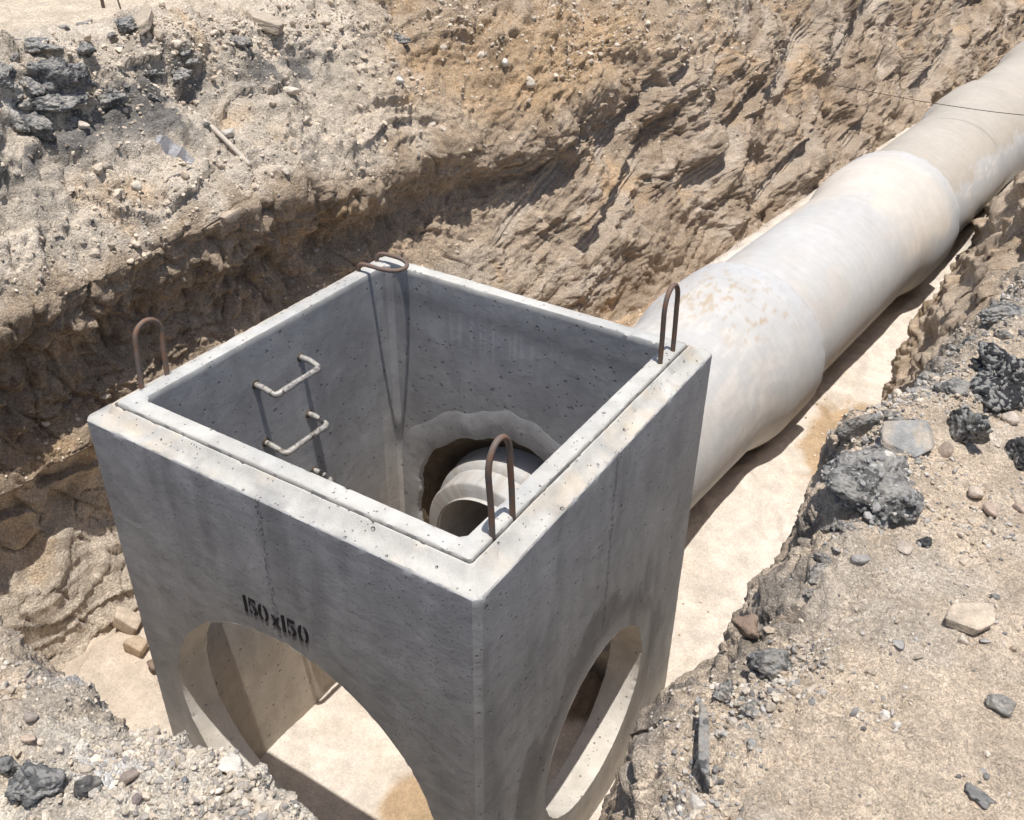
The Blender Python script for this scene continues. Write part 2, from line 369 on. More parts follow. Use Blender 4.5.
    # grey-black gravelly road layer near the top of the near end
    tar = np.exp(-((zz - .50 - nz * .25) / .17) ** 2) * (1 - sm(y + nz * 2.4, .9, 2.8)) * sm(nz2 + nz * .6 + v2 * .25, -.15, .12) * (1 - sm(Sv, 13.2, 13.6))
    c = mix(c, (.15, .145, .14), np.clip(tar * 1.2, 0, .88))
    lime = np.exp(-(((y - .33) / .055) ** 2 + ((zz - .64) / .10) ** 2)); c = mix(c, LIME, np.clip(lime * 1.5 + nz2 * .2, 0, .8) * (lime > .05))
    c = mix(c, (.70, .59, .46), plateau * .95 * sm(Sv + nz, 12.9, 13.5))
    c *= (1 + .20 * nz2 + .10 * (v2 - .5))[:, None] * (1 + .10 * plate[:, None])
    c = np.clip(c, .03, .85)
    o = mesh_np('far_trench_bank', P, grid_faces(nu, nv), M_soil, c)
    tag(o, 'tall torn earth face of the trench with sandy ground above it', 'ground', kind='structure'); return P, n, Sv, o

# ================================================================== NEAR BANK (the corner the photographer stands on)
def near_bank():
    # edge line of the excavation: end side (y = const), rounded corner, right side (x = nearly const)
    ctrl = [(-6, -1.86, 0), (-1.2, -1.86, 0), (.05, -1.85, 0), (.32, -1.92, 0), (.6, -1.90, 0), (.80, -1.83, 0), (1.0, -1.82, 0), (1.15, -1.885, .0), (1.48, -1.84, .25), (1.68, -1.62, .7), (1.735, -1.28, 1), (1.71, -.5, 1), (1.69, .2, 1), (1.80, .75, 1), (1.93, 1.4, 1), (2.05, 2.2, 1), (2.2, 4, 1), (2.15, 7, 1), (2.3, 10, 1), (2.6, 14, 1), (3.6, 26, 1), (5.4, 46, 1)]
    C = np.array(ctrl); L = np.concatenate([[0], np.cumsum(np.hypot(*(C[1:, :2] - C[:-1, :2]).T))])
    ts = [0.0]
    while ts[-1] < L[-1]:
        t = ts[-1]; x = np.interp(t, L, C[:, 0]); y = np.interp(t, L, C[:, 1])
        d = math.hypot(math.hypot(x - 2.11, y + 2.66), 1.8); st = max(.0065, d * .0023)
        if x < -.3 and y < 0: st = .05
        ts.append(t + st)
    ts = np.array(ts); E = np.stack([np.interp(ts, L, C[:, k]) for k in range(3)], 1)
    ker = np.hanning(41); ker /= ker.sum()
    for k in range(3):
        pad = np.concatenate([np.full(20, E[0, k]), E[:, k], np.full(20, E[-1, k])]); E[:, k] = np.convolve(pad, ker, 'valid')
    ang = E[:, 2] * math.pi / 2; out = np.stack([np.sin(ang), -np.cos(ang)], 1)
    y = E[:, 1]; far = sm(y, .4, 3.0) * sm(E[:, 2], .5, 1)
    farther = sm(y, 5, 9)
    A = np.array([(-.50, -2.8), (-.40, -2.35), (-.30, -1.8), (-.24, -1.3), (-.20, -.8), (-.12, -.30), (-.06, .05), (-.01, .22), (.06, .31), (.20, .35), (.45, .36)])
    B = np.array([(-.92, -2.4), (-.72, -1.95), (-.62, -1.68), (-.60, -1.38), (-.48, -1.12), (-.38, -.72), (-.24, -.32), (-.12, -.02), (0, .20), (.18, .32), (.45, .36)])
    Kp = A[None] * (1 - far)[:, None, None] + B[None] * far[:, None, None]
    footx = np.interp(y, [.5, 3.5, 5.6, 7, 9, 14, 46], [1.42, 1.26, 1.17, 1.14, 1.36, 1.85, 4.9]); frac = np.array([1.2, 1.0, .90, .84, .70, .56, .38, .2, .05])
    Kp[:, :9, 0] = Kp[:, :9, 0] * (1 - far)[:, None] + far[:, None] * (footx - E[:, 0])[:, None] * frac[None]
    # low rubble apron at the near right corner
    ap = np.exp(-((y + 1.05) / .30) ** 2) * sm(E[:, 2], .3, .9) * .6
    Kp[:, 1:8, 0] -= ap[:, None] * np.array([.10, .16, .2, .22, .24, .22, .14])[None]
    Kp[:, 6:9, 1] -= ap[:, None] * np.array([.12, .10, .05])[None]
    s = np.concatenate([np.linspace(0, 1, 8, endpoint=False)] + [np.linspace(k, k + 1, 22, endpoint=False) for k in range(1, 5)] + [np.linspace(k, k + 1, 26, endpoint=False) for k in range(5, 9)] + [np.linspace(9, 10, 34)])
    G = spline_rows(Kp, s); px = np.array(geo_steps(0, .0075, 1.003, 1.35) + geo_steps(1.5, .12, 1.25, 60))
    G = np.concatenate([G, np.stack([G[:, -1:, 0] + px[None], G[:, -1:, 1] + 0 * px[None]], -1)], 1)
    S = np.concatenate([s, 10 + px]); nu, nv = G.shape[:2]
    X = np.stack([E[:, 0:1] + out[:, 0:1] * G[:, :, 0], E[:, 1:2] + out[:, 1:2] * G[:, :, 0], G[:, :, 1]], -1)
    # ragged edge: push the whole row in and out
    e3 = np.stack([E[:, 0] * 2.4, E[:, 1] * 2.4, E[:, 0] * 0], 1); rag = (perlin(e3, 7) * .10 + perlin(e3 * 2.8, 8) * .045 + perlin(e3 * 7, 9) * .02) * (.4 + .6 * E[:, 2])
    fall = np.exp(-((S - 7.0) / 2.2) ** 2)[None]
    X[:, :, 0] += out[:, 0:1] * rag[:, None] * fall; X[:, :, 1] += out[:, 1:2] * rag[:, None] * fall
    N = normals(X)
    if N[nu // 3, -100, 2] < 0: N = -N
    p = X.reshape(-1, 3); n = N.reshape(-1, 3); Sv = np.tile(S, nu); Fv = np.repeat(far, nv)
    side = np.repeat(E[:, 2], nv); y = p[:, 1]
    wall = 1 - sm(Sv, 7.0, 8.6); edge = np.exp(-((Sv - 8.1) / 1.0) ** 2); top = sm(Sv, 8.2, 9.2)
    q = p + .05 * np.stack([perlin(p * 5, 31), perlin(p * 5, 33), perlin(p * 5, 35)], 1)
    w1, v1 = worley(q * 9, 3); w2, v2 = worley(q * 22, 5); w3, v3 = worley(q * 48, 7)
    rough = np.clip(edge * 1.1 + .35 * top * (1 - sm(Sv, 9.6, 10.35 )) + wall * .8, 0, 1.2)
    rough = rough + (1 - side) * top * .6
    fw = 1 - .6 * Fv * wall
    d = (.5 - w1) * .035 * (.2 + v1) * rough * fw + (.5 - w2) * .030 * (.3 + v2) * (rough * .9 + .12) * fw + (.5 - w3) * .016 * (.3 + v3) * (rough * .9 + .3)
    d += (ridged(q * 11, 3, 47) - .5) * .018 * rough
    d += fbm(q * 2.2, 4, 41) * (.07 * edge + .035 * top * np.clip(1.2 - Sv * .06, .2, 1) + .12 * wall)
    d += top * side * (fbm(q * 4.2, 4, 53) * .022 + np.clip(fbm(q * 9, 3, 55) - .05, 0, 1) * .03)
    d += np.exp(-((Sv - 8.7) / .8) ** 2) * side * (.03 + .09 * np.clip(fbm(q * 3, 3, 57) + .15, 0, 1))
    d += fbm(q * 34, 3, 43, .6) * .010 * (.35 + rough)
    # dragged clay fins on the far part of the wall
    sl = np.stack([q[:, 0] * 1.2, q[:, 1] * .45 - q[:, 2] * .3, q[:, 2] * 2.6 + q[:, 1] * .9], 1)
    st = ridged(sl, 2, 61); d += Fv * wall * (st - .35) * .16
    # shallow tracks of machine treads in the sandy soil, right foreground
    tr = np.sin((p[:, 0] * .94 + p[:, 1] * .34) * 2 * np.pi / .055); m = np.exp(-(((p[:, 0] - 2.25) / .10) ** 2 + ((p[:, 1] + 1.05) / .22) ** 2))
    d += m * np.clip(tr, -.2, 1) * .004
    P = p + n * d[:, None]; zz = P[:, 2]
    nz = fbm(q * 1.7, 4, 101); nz2 = fbm(q * 8, 3, 103)
    c = np.tile(np.array((.68, .555, .425)), (len(P), 1))
    c = mix(c, (.60, .52, .43), sm(nz + nz2 * .3, -.08, .25) * top * .7)
    c = mix(c, (.46, .41, .35), np.clip(edge * 1.1, 0, 1) * .6 * sm(nz2 + nz, -.3, .3))
    c = mix(c, (.70, .545, .395), top * side * sm(Sv + nz * .6, 9.9, 10.5) * .7)
    c = mix(c, TAR, np.clip(np.exp(-((zz - .22 - nz * .10) / .075) ** 2) * sm(nz2 + v1 * .3, -.12, .1) * (1 - Fv * .5) * (1 - sm(Sv, 8.2, 8.8)) * .7, 0, .6))
    c = mix(c, (.50, .40, .30), wall * .8 * (1 - sm(zz, -.1, .15)))
    c = mix(c, (.40, .29, .19), wall * Fv * sm(nz + nz2 * .4, -.1, .3) * .7)
    # near left corner: whitish lime-rich rubble and grey gravel
    l = (1 - side) * top
    c = mix(c, (.72, .65, .55), (1 - side) * sm(p[:, 0] + nz * .5 + nz2 * .2, .3, .7) * .9 * sm(zz, -.2, .1))
    c = mix(c, (.42, .36, .31), l * (1 - sm(p[:, 0] + nz * .5, .4, .7)) * sm(nz2 + v2 * .3, -.05, .3) * .6)
    for cx, cy, r in ((.42, -1.92, .055), (.74, -2.02, .075)):
        c = mix(c, (.76, .75, .74), np.clip(np.exp(-(((p[:, 0] - cx) / r) ** 2 + ((p[:, 1] - cy) / (r * .7)) ** 2)) * 1.4 + nz2 * .25 - .1, 0, .85))
    c *= (1 + .20 * nz2 + .22 * (v2 - .5) * (.4 + rough))[:, None]
    c = np.clip(c, .03, .85)
    o = mesh_np('near_bank', P, grid_faces(nu, nv), M_bank, c)
    tag(o, 'stony sandy ground at the near corner of the excavation', 'ground', kind='structure'); return P, n, Sv, o

# ================================================================== TRENCH FLOOR
def axis_x(y): return -.014 + .0947 * (y - .75)
def floor():
    ys = [-2.6]
    while ys[-1] < 46: ys.append(ys[-1] + max(.013, (ys[-1] + 2.66) * .0032))
    ys = np.array(ys); xs = np.concatenate([np.linspace(-2.9, 2.4, 400), np.array(geo_steps(2.4, .05, 1.15, 8))])
    X, Y = np.meshgrid(xs, ys); p = np.stack([X.ravel(), Y.ravel(), 0 * X.ravel()], 1); x, y = p[:, 0], p[:, 1]
    z = -2.30 + .38 * sm(y, .85, 2.3) * sm(x, -1.2, -.2) + .30 * sm(y, 1.0, 4.2) * (1 - sm(x, -1.2, -.2))
    ax = axis_x(y)
    z += .42 * sm(y, 2.4, 4.2) * np.exp(-((x - ax + .95) / .36) ** 2)                       # sand heaped behind the pipe
    z += .10 * np.exp(-(((x + 1.95) / .4) ** 2)) * (1 - sm(y, 1, 3))
    z += .62 * np.exp(-(((x - 1.48) / .30) ** 2 + ((y - 8.5) / 1.15) ** 2))                 # heap against the pipe, far right
    z += .16 * sm(x - ax, .9, 1.4) * sm(y, 2, 5)
    p[:, 2] = z; q = p + .1 * np.stack([perlin(p * 2, 1), perlin(p * 2, 2), p[:, 0] * 0], 1)
    inside = (1 - sm(np.abs(x), .7, .76)) * (1 - sm(np.abs(y), .7, .76))
    ax = axis_x(y); nz = fbm(q * 1.5, 4, 11); nz2 = fbm(q * 7, 3, 13); w2, v2 = worley(q * 14, 5)
    soft = 1 - inside * .75
    z = z + fbm(q * 2.2, 4, 17) * .045 * soft + fbm(q * 13, 3, 19) * .007 * soft
    z += np.abs(perlin(np.stack([x * 3 + y * 1.2, y * 1.1, x * 0], 1), 23)) * -.018 * soft
    bx = np.maximum(np.abs(x) - W, np.abs(y) - W); sk = np.exp(-((bx - .0) / (.07 + .05 * np.clip(nz, -.5, 1))) ** 2) * (bx > -.15); z += sk * (.06 + .05 * nz)
    z += np.exp(-(((np.abs(x - ax) - .50) / .10) ** 2)) * sm(y, 2.0, 2.6) * (.05 + .05 * nz)
    hp = np.exp(-(((x - .50) / .28) ** 2 + ((y - .72) / .26) ** 2)) * inside; z += hp * (.30 + .10 * nz + .10 * (.5 - w2))  # added dark heap stands for shade and mortar below the pipe end
    ft = perlin(np.stack([x * 3.6, y * 3.0, x * 0], 1), 29); z -= sm(ft, .28, .48) * .022 * soft
    z += (.5 - w2) * .012 * sm(nz2 + nz * .5, .0, .3) * soft
    patch = np.zeros_like(x)
    for cx, cy, rx, ry in ((1.15, 3.55, .42, .65), (.22, -.35, .30, .26), (-1.15, 4.2, .5, 1.2), (1.5, 5.5, .25, 1.4)):
        patch = np.maximum(patch, np.exp(-(((x - cx) / rx) ** 2 + ((y - cy) / ry) ** 2)))
    patch = sm(patch + nz * .35 + nz2 * .18, .38, .62)
    z += patch * np.clip(.5 - w2, 0, 1) * .035
    c = np.tile(np.array(BED), (len(p), 1)); c = mix(c, (.61, .525, .435), sm(nz, -.05, .35) * .8)
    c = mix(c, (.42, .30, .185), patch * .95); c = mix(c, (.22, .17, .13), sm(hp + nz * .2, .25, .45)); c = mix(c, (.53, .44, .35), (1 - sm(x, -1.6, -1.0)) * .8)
    c *= (1 + .10 * nz2)[:, None]
    P = np.stack([x, y, z], 1); o = mesh_np('trench_floor', P, grid_faces(len(ys), len(xs)), M_sand, np.clip(c, .05, .86))
    tag(o, 'pale smooth sand bedding on the bottom of the trench', 'ground', kind='structure'); return P, patch, o

bankL = left_bank(); bankN = near_bank(); flr = floor()

# ================================================================== MANHOLE CHAMBER
HOLES = (('y', -1, 0.0, -1.40, .715), ('y', 1, 0.0, -1.38, .66), ('x', 1, .02, -1.49, .455))
def rim_jit(a, seed): 
    v = np.stack([np.cos(a) * 9, np.sin(a) * 9, a * 0 + seed], 1); return .006 * fbm(v, 3, seed) - np.clip(perlin(v * 2.3, seed + 9) - .25, 0, 1) * -.018
def chamber():
    root = empty('manhole_chamber', (0, 0, BOT))
    tag(root, 'square open-topped grey concrete manhole chamber with round holes standing in the trench', 'manhole chamber')
    off = np.array([0, 0, BOT])
    def ring(half, rad, n=122):
        pts = []; L = half - rad
        for k in range(4):
            a0 = -math.pi / 2 + k * math.pi / 2
            # side from -L to L, then corner arc
            u = np.linspace(-L, L, n); base = np.stack([u, np.full(n, -half)], 1)
            arc = np.linspace(-math.pi / 2, 0, 7)[1:-1]; f_ = np.linspace(0, 1, 7)[1:-1]; ar = np.stack([L + rad * f_, -half + rad * f_], 1)
            seg = np.concatenate([base, ar]); c, s_ = math.cos(k * math.pi / 2), math.sin(k * math.pi / 2)
            pts.append(seg @ np.array([[c, s_], [-s_, c]]))
        return np.concatenate(pts)
    lv = []
    zs = np.linspace(BOT, -.03, 155)
    for z in zs: lv.append((W, .022, z))
    lv += [(W, .022, -.010), (W, .022, -.0055), (W - .005, .022, .0005), (W - .028, .022, .006), (W - .045, .02, .014), (W - .06, .018, .026), (W - .072, .014, .040), (W - .079, .010, .046)]
    lv += [(W - .084, .008, .046), (W - .087, .008, .030), (W - .091, .008, .030), (W - .094, .008, .052), (W - .098, .008, .056), (W - .11, .01, .058), (W - .13, .014, .060), (W - .15, .018, .060), (W - .161, .02, .057), (IN, .024, .051)]
    for z in np.linspace(.025, -.06, 6): lv.append((IN, .026, z))
    for z in zs[::-1][3:]: lv.append((IN, .026, z))
    lv.append((W, .022, BOT))
    rings = []
    for h, r, z in lv:
        xy = ring(h, r); rings.append(np.concatenate([xy, np.full((len(xy), 1), z)], 1))
    nl = len(rings); nr = len(rings[0]); V = np.array(rings); V[-1] = V[0]
    V = V.transpose(1, 0, 2).reshape(-1, 3); F = grid_faces(nr, nl, wrap=True)
    cen = V[F].mean(1); keep = np.ones(len(F), bool)
    lev = np.tile(np.arange(nl), nr); outer = lev < 160
    bnd_extra = []
    chip = np.zeros(len(V))
    for axn, sg, u0, z0, r in HOLES:
        ax = 1 if axn == 'y' else 0; ua = 0 if ax == 1 else 1
        inw = cen[:, ax] * sg > .70
        keep &= ~(inw & (np.hypot(cen[:, ua] - u0, cen[:, 2] - z0) < r) & (np.abs(cen[:, ua]) < .74))
    F = F[keep]
    used = np.zeros(len(V), bool); used[F.ravel()] = True
    # boundary edges next to holes -> snap to the circle
    for hi, (axn, sg, u0, z0, r) in enumerate(HOLES):
        ax = 1 if axn == 'y' else 0; ua = 0 if ax == 1 else 1
        m = used & (V[:, ax] * sg > .70) & (np.abs(V[:, ua]) < .745)
        dd = np.hypot(V[:, ua] - u0, V[:, 2] - z0); 
        cnt = np.bincount(F.ravel(), minlength=len(V)); bd = m & (cnt < 4) & (dd < r + .03) & (V[:, 2] < -.2) & (V[:, 2] > BOT + .02)
        a = np.arctan2(V[bd, 2] - z0, V[bd, ua] - u0); rr = r + rim_jit(a, hi * 5 + 3)
        V[bd, ua] = u0 + rr * np.cos(a); V[bd, 2] = z0 + rr * np.sin(a)
    # surface undulation, chipped arris, dents
    nx = np.zeros_like(V); s0 = np.abs(V[:, 0]) > np.abs(V[:, 1]); nx[s0, 0] = np.sign(V[s0, 0]); nx[~s0, 1] = np.sign(V[~s0, 1])
    nx[lev >= 172] *= -1
    und = fbm(V * 3, 3, 5) * .002 + fbm(V * 25, 2, 7) * .0008
    V2 = V + nx * und[:, None]
    rimz = (lev >= 157) & (lev < 173)
    V2[:, 2] += np.where(rimz, fbm(V * 16, 3, 15) * .0022 - np.clip(perlin(V * 24, 19) - .42, 0, 1) * .035, 0)
    edge = (lev >= 156) & (lev <= 159); V2 -= nx * (np.where(edge, np.clip(perlin(V * 27, 29) - .28, 0, 1) * .014, 0))[:, None]
    # colours: bare cement, rubbed rim with dusty stains, wet marks, mortar-washed halo round the openings
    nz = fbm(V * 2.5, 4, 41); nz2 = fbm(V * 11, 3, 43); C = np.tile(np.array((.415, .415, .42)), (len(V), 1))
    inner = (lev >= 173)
    C = mix(C, (.32, .32, .325), inner * 1.0)  # inner walls given a darker tone, their grazing light put into the colour
    C = mix(C, (.50, .485, .45), rimz * 1.0)
    led = (lev >= 157) & (lev <= 163); C = mix(C, (.56, .485, .385), led * sm(nz + nz2 * .5, -.12, .25) * .75)
    C = mix(C, (.45, .45, .44), (lev > 166) * rimz * .6 * sm(nz, -.1, .2))
    C = mix(C, (.08, .075, .07), ((lev >= 164) & (lev <= 165)) * 1.0)
    vs = fbm(np.stack([V[:, 0] * 5, V[:, 1] * 5, V[:, 2] * 1.1], 1), 4, 47)
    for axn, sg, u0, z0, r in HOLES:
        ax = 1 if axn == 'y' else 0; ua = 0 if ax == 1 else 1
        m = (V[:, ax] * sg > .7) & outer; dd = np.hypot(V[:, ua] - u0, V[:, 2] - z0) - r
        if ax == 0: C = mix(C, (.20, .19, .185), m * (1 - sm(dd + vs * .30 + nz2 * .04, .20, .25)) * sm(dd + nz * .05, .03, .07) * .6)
        C = mix(C, (.40, .395, .385), m * (1 - sm(dd + nz * .08, .05, .11)) * .8)
    C = mix(C, (.46, .40, .33), sm(-V[:, 2] + nz * .3, 1.5, 2.3) * outer * .7)
    C = mix(C, (.47, .40, .32), sm(-V[:, 2] + nz * .3, .9, 1.7) * inner * .8)
    C = mix(C, (.23, .23, .232), outer * sm(vs, .08, .4) * .5)
    # painted shadow strip and white lime runs under the rim of the back wall
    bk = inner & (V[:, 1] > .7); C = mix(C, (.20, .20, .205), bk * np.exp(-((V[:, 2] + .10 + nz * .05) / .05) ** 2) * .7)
    runs = sm(perlin(np.stack([V[:, 0] * 55, V[:, 1] * 0, V[:, 2] * 2], 1), 51), .15, .4) * np.exp(-((V[:, 2] + .20 + nz * .1) / .07) ** 2) * sm(V[:, 0], -.5, -.3) * (1 - sm(V[:, 0], .1, .4))
    C = mix(C, (.42, .42, .42), bk * runs * .7)
    cor = inner & (V[:, 1] > .62) & (V[:, 0] < -.62); C = mix(C, (.50, .47, .43), cor * sm(-V[:, 2] + nz * .4, .75, 1.1) * .7)
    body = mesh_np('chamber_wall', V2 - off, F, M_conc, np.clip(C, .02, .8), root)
    body.location = (0, 0, 0); body.data.set_sharp_from_angle(angle=math.radians(38))
    # reveals of the round openings
    for hi, (axn, sg, u0, z0, r) in enumerate(HOLES):
        ax = 1 if axn == 'y' else 0; ua = 0 if ax == 1 else 1
        a = np.linspace(-np.pi, np.pi, 360, endpoint=False); dpt = np.linspace(W, IN, 14); rr = r + rim_jit(a, hi * 5 + 3)
        A, D = np.meshgrid(a, dpt, indexing='ij'); fd = np.exp(-np.minimum(W - dpt, dpt - IN) / .012); Rm = r + (rr - r)[:, None] * fd[None]
        Vt = np.zeros((360, 14, 3)); Vt[..., ax] = D * sg; Vt[..., ua] = u0 + Rm * np.cos(A); Vt[..., 2] = z0 + Rm * np.sin(A)
        Vt = Vt.reshape(-1, 3); n1 = fbm(Vt * 12, 3, 61)
        Vt[:, ua] += np.cos(A.ravel()) * n1 * .002; Vt[:, 2] += np.sin(A.ravel()) * n1 * .002
        Cc = np.tile(np.array((.58, .54, .48)), (len(Vt), 1)); Cc = mix(Cc, (.50, .45, .385), sm(fbm(Vt * 4, 3, 63), -.1, .3) * .6)
        o = mesh_np('opening_reveal', Vt - off, grid_faces(360, 14, wrap=True), M_conc, Cc, root)
    # thick smoothed mortar collar round the pipe on the back wall, and the rough dark mortar inside the gap
    a = np.linspace(-np.pi, np.pi, 400, endpoint=False); rp = np.linspace(0, 1, 22); A, T = np.meshgrid(a, rp, indexing='ij')
    v3 = np.stack([np.cos(A).ravel() * 3, np.sin(A).ravel() * 3, T.ravel()], 1); jn = fbm(np.stack([np.cos(A).ravel() * 2.5, np.sin(A).ravel() * 2.5, 0 * v3[:, 2]], 1), 4, 71).reshape(A.shape)
    r0 = .632 + jn * .05; r1 = .80 + jn * .07; Rr = r0 + (r1 - r0) * T; hgt = .007 * np.sin(np.pi * np.clip(T, 0, 1)) ** .8 + .0 * T + (-.002) * T ** 4
    Vt = np.stack([Rr * np.cos(A), .7485 - hgt + .03 * (T < .02) , -1.38 + Rr * np.sin(A)], -1).reshape(-1, 3)
    Vt[:, 1] += fbm(Vt * 16, 4, 73) * .0022 * (1 - T.ravel() ** 2)
    ok = (np.abs(Vt[:, 0]) < .735) & (Vt[:, 2] > BOT + .05)
    Fg = grid_faces(400, 22, wrap=True); Fg = Fg[ok[Fg].all(1)]
    Cc = np.tile(np.array((.365, .36, .355)), (len(Vt), 1)); Cc = mix(Cc, (.32, .315, .31), sm(fbm(Vt * 5, 3, 75), -.1, .3) * .5); Cc = mix(Cc, (.30, .30, .305), sm(T.ravel() + fbm(Vt * 14, 3, 76) * .3, .6, .95) * .9)
    mesh_np('mortar_collar', Vt - off, Fg, M_conc, Cc, root)
    T2 = np.linspace(0, 1, 26); A, T = np.meshgrid(a, T2, indexing='ij'); v3 = np.stack([np.cos(A) * 5, np.sin(A) * 5, T * 2.2], -1).reshape(-1, 3)
    jn2 = (ridged(v3, 3, 81) * .05).reshape(A.shape); Rr = (.645 + jn[:, :1] * .05) * (1 - T) + .515 * T + jn2 * .35 * np.sin(np.pi * T)
    Vt = np.stack([Rr * np.cos(A), .765 + .11 * T, -1.385 + Rr * np.sin(A)], -1).reshape(-1, 3)
    g = mesh_np('joint_mortar', Vt - off, grid_faces(400, 26, wrap=True), M_mortar, None, root)
    # lifting loops (bent reinforcing bar)
    def loop(x, y0, y1, h, lean=(0, 0)):
        ym = (y0 + y1) / 2; hw = (y1 - y0) / 2; pts = [(x, y0, .02), (x + lean[0] * .3, y0 + lean[1] * .3, .06 + h * .30), (x + lean[0] * .7, y0 + lean[1] * .7, .06 + h * .62)]
        for k in range(7):
            t = math.pi * k / 6; pts.append((x + lean[0] * (.78 + .22 * math.sin(t)), ym - hw * math.cos(t) + lean[1] * .8, .06 + h * .74 + math.sin(t) * h * .26))
        pts += [(x + lean[0] * .7, y1 + lean[1] * .7, .06 + h * .62), (x + lean[0] * .3, y1 + lean[1] * .3, .06 + h * .30), (x, y1, .02)]
        return tube('lifting_loop', [(q[0], q[1], q[2] - BOT) for q in pts], .0105, M_rust, root, 12, 4)
    loop(-.820, -.70, -.575, .25, (-.01, .03)); loop(.815, -.685, -.565, .345, (.0, -.03)); loop(.798, .60, .725, .33, (.0, -.02))
    b = [(-.815, .605, .03), (-.812, .605, .075), (-.79, .60, .100), (-.73, .60, .105), (-.66, .605, .103), (-.605, .63, .102), (-.585, .675, .102), (-.605, .72, .104), (-.66, .745, .106), (-.73, .75, .106), (-.79, .748, .100), (-.812, .745, .075), (-.815, .745, .03)]
    tag(tube('lifting_loop', [(q[0], q[1], q[2] - BOT) for q in b], .0105, M_rust, root, 12, 4), 'lifting loop bent flat over the inside')
    # step rungs down the left inner wall
    for k, z in enumerate((-.16, -.475, -.80, -1.13, -1.47)):
        dy = (0, .008, -.004, .006, 0, .004, 0)[k]
        pts = [(-.76, -.195, 0), (-.70, -.197, -.002), (-.655, -.198, -.010), (-.632, -.190, -.016), (-.620, -.165, -.010), (-.618, -.10, -.006), (-.618, .0, -.006), (-.620, .052, -.009), (-.632, .078, -.015), (-.655, .088, -.008), (-.70, .090, 0), (-.76, .090, .002)]
        rr = [.0135, .0135, .0135, .0155, .0155, .014, .014, .0155, .0155, .0135, .0135, .0135]
        o = tube('step_rung', [(q[0], q[1] + dy, q[2] + z - BOT) for q in pts], rr, M_rung, root, 12, 4, rough=.0007)
        for yy in (-.195, .09):
            c = tube('rung_socket', [(-.752, yy + dy, z - BOT), (-.744, yy + dy, z - BOT)], [.024, .019], M_mortar, o, 14, 1)
    # stencilled size on the front face, one mesh
    bm = bmesh.new(); h = .086
    def poly(pts):
        vs = [bm.verts.new((x, -W - .0025, z - BOT)) for x, z in pts]; vs2 = [bm.verts.new((x, -W + .004, z - BOT)) for x, z in pts]
        bm.faces.new(vs); k = len(vs)
        for i in range(k): bm.faces.new([vs[i], vs2[i], vs2[(i + 1) % k], vs[(i + 1) % k]])
    def arcband(cx, cz, rx, rz, t, a0, a1, n=12):
        o_, i_ = [], []
        for k in range(n + 1):
            a = math.radians(a0 + (a1 - a0) * k / n); o_.append((cx + rx * math.cos(a), cz + rz * math.sin(a))); i_.append((cx + (rx - t) * math.cos(a), cz + (rz - t * .7) * math.sin(a)))
        for k in range(n): poly([o_[k], o_[k + 1], i_[k + 1], i_[k]])
    def one(x, z): poly([(x + .004, z), (x + .020, z), (x + .020, z + h), (x + .008, z + h), (x, z + h - .012), (x + .004, z + h - .012)])
    def five(x, z):
        poly([(x + .004, z + h - .016), (x + .040, z + h - .016), (x + .038, z + h), (x + .004, z + h)])
        poly([(x + .002, z + h - .021), (x + .008, z + h - .021), (x + .008, z + h * .50), (x + .002, z + h * .46)])
        arcband(x + .016, z + .027, .028, .027, .014, -75, 82)
        poly([(x, z + .012), (x + .010, z + .004), (x + .013, z + .016), (x + .004, z + .024)])
    def zero(x, z):
        arcband(x + .024, z + h / 2, .024, h / 2, .0135, 102, 258); arcband(x + .028, z + h / 2, .024, h / 2, .0135, -78, 78)
    def ex(x, z):
        poly([(x, z + .058), (x + .012, z + .058), (x + .040, z + .004), (x + .028, z + .004)])
        poly([(x + .030, z + .058), (x + .040, z + .058), (x + .027, z + .036), (x + .022, z + .042)]); poly([(x, z + .004), (x + .010, z + .004), (x + .018, z + .022), (x + .013, z + .028)])
    z = -.614
    one(-.172, z); five(-.142, z); zero(-.094, z); ex(-.026, z); one(.024, z); five(.054, z); zero(.108, z)
    bmesh.ops.recalc_face_normals(bm, faces=bm.faces)
    me = bpy.data.meshes.new('stencilled_size'); bm.to_mesh(me); bm.free(); me.materials.append(M_paint)
    o = bpy.data.objects.new('stencilled_size', me); COL.objects.link(o); o.parent = root; tag(o, 'black stencilled 150x150')
    return root
chamber()

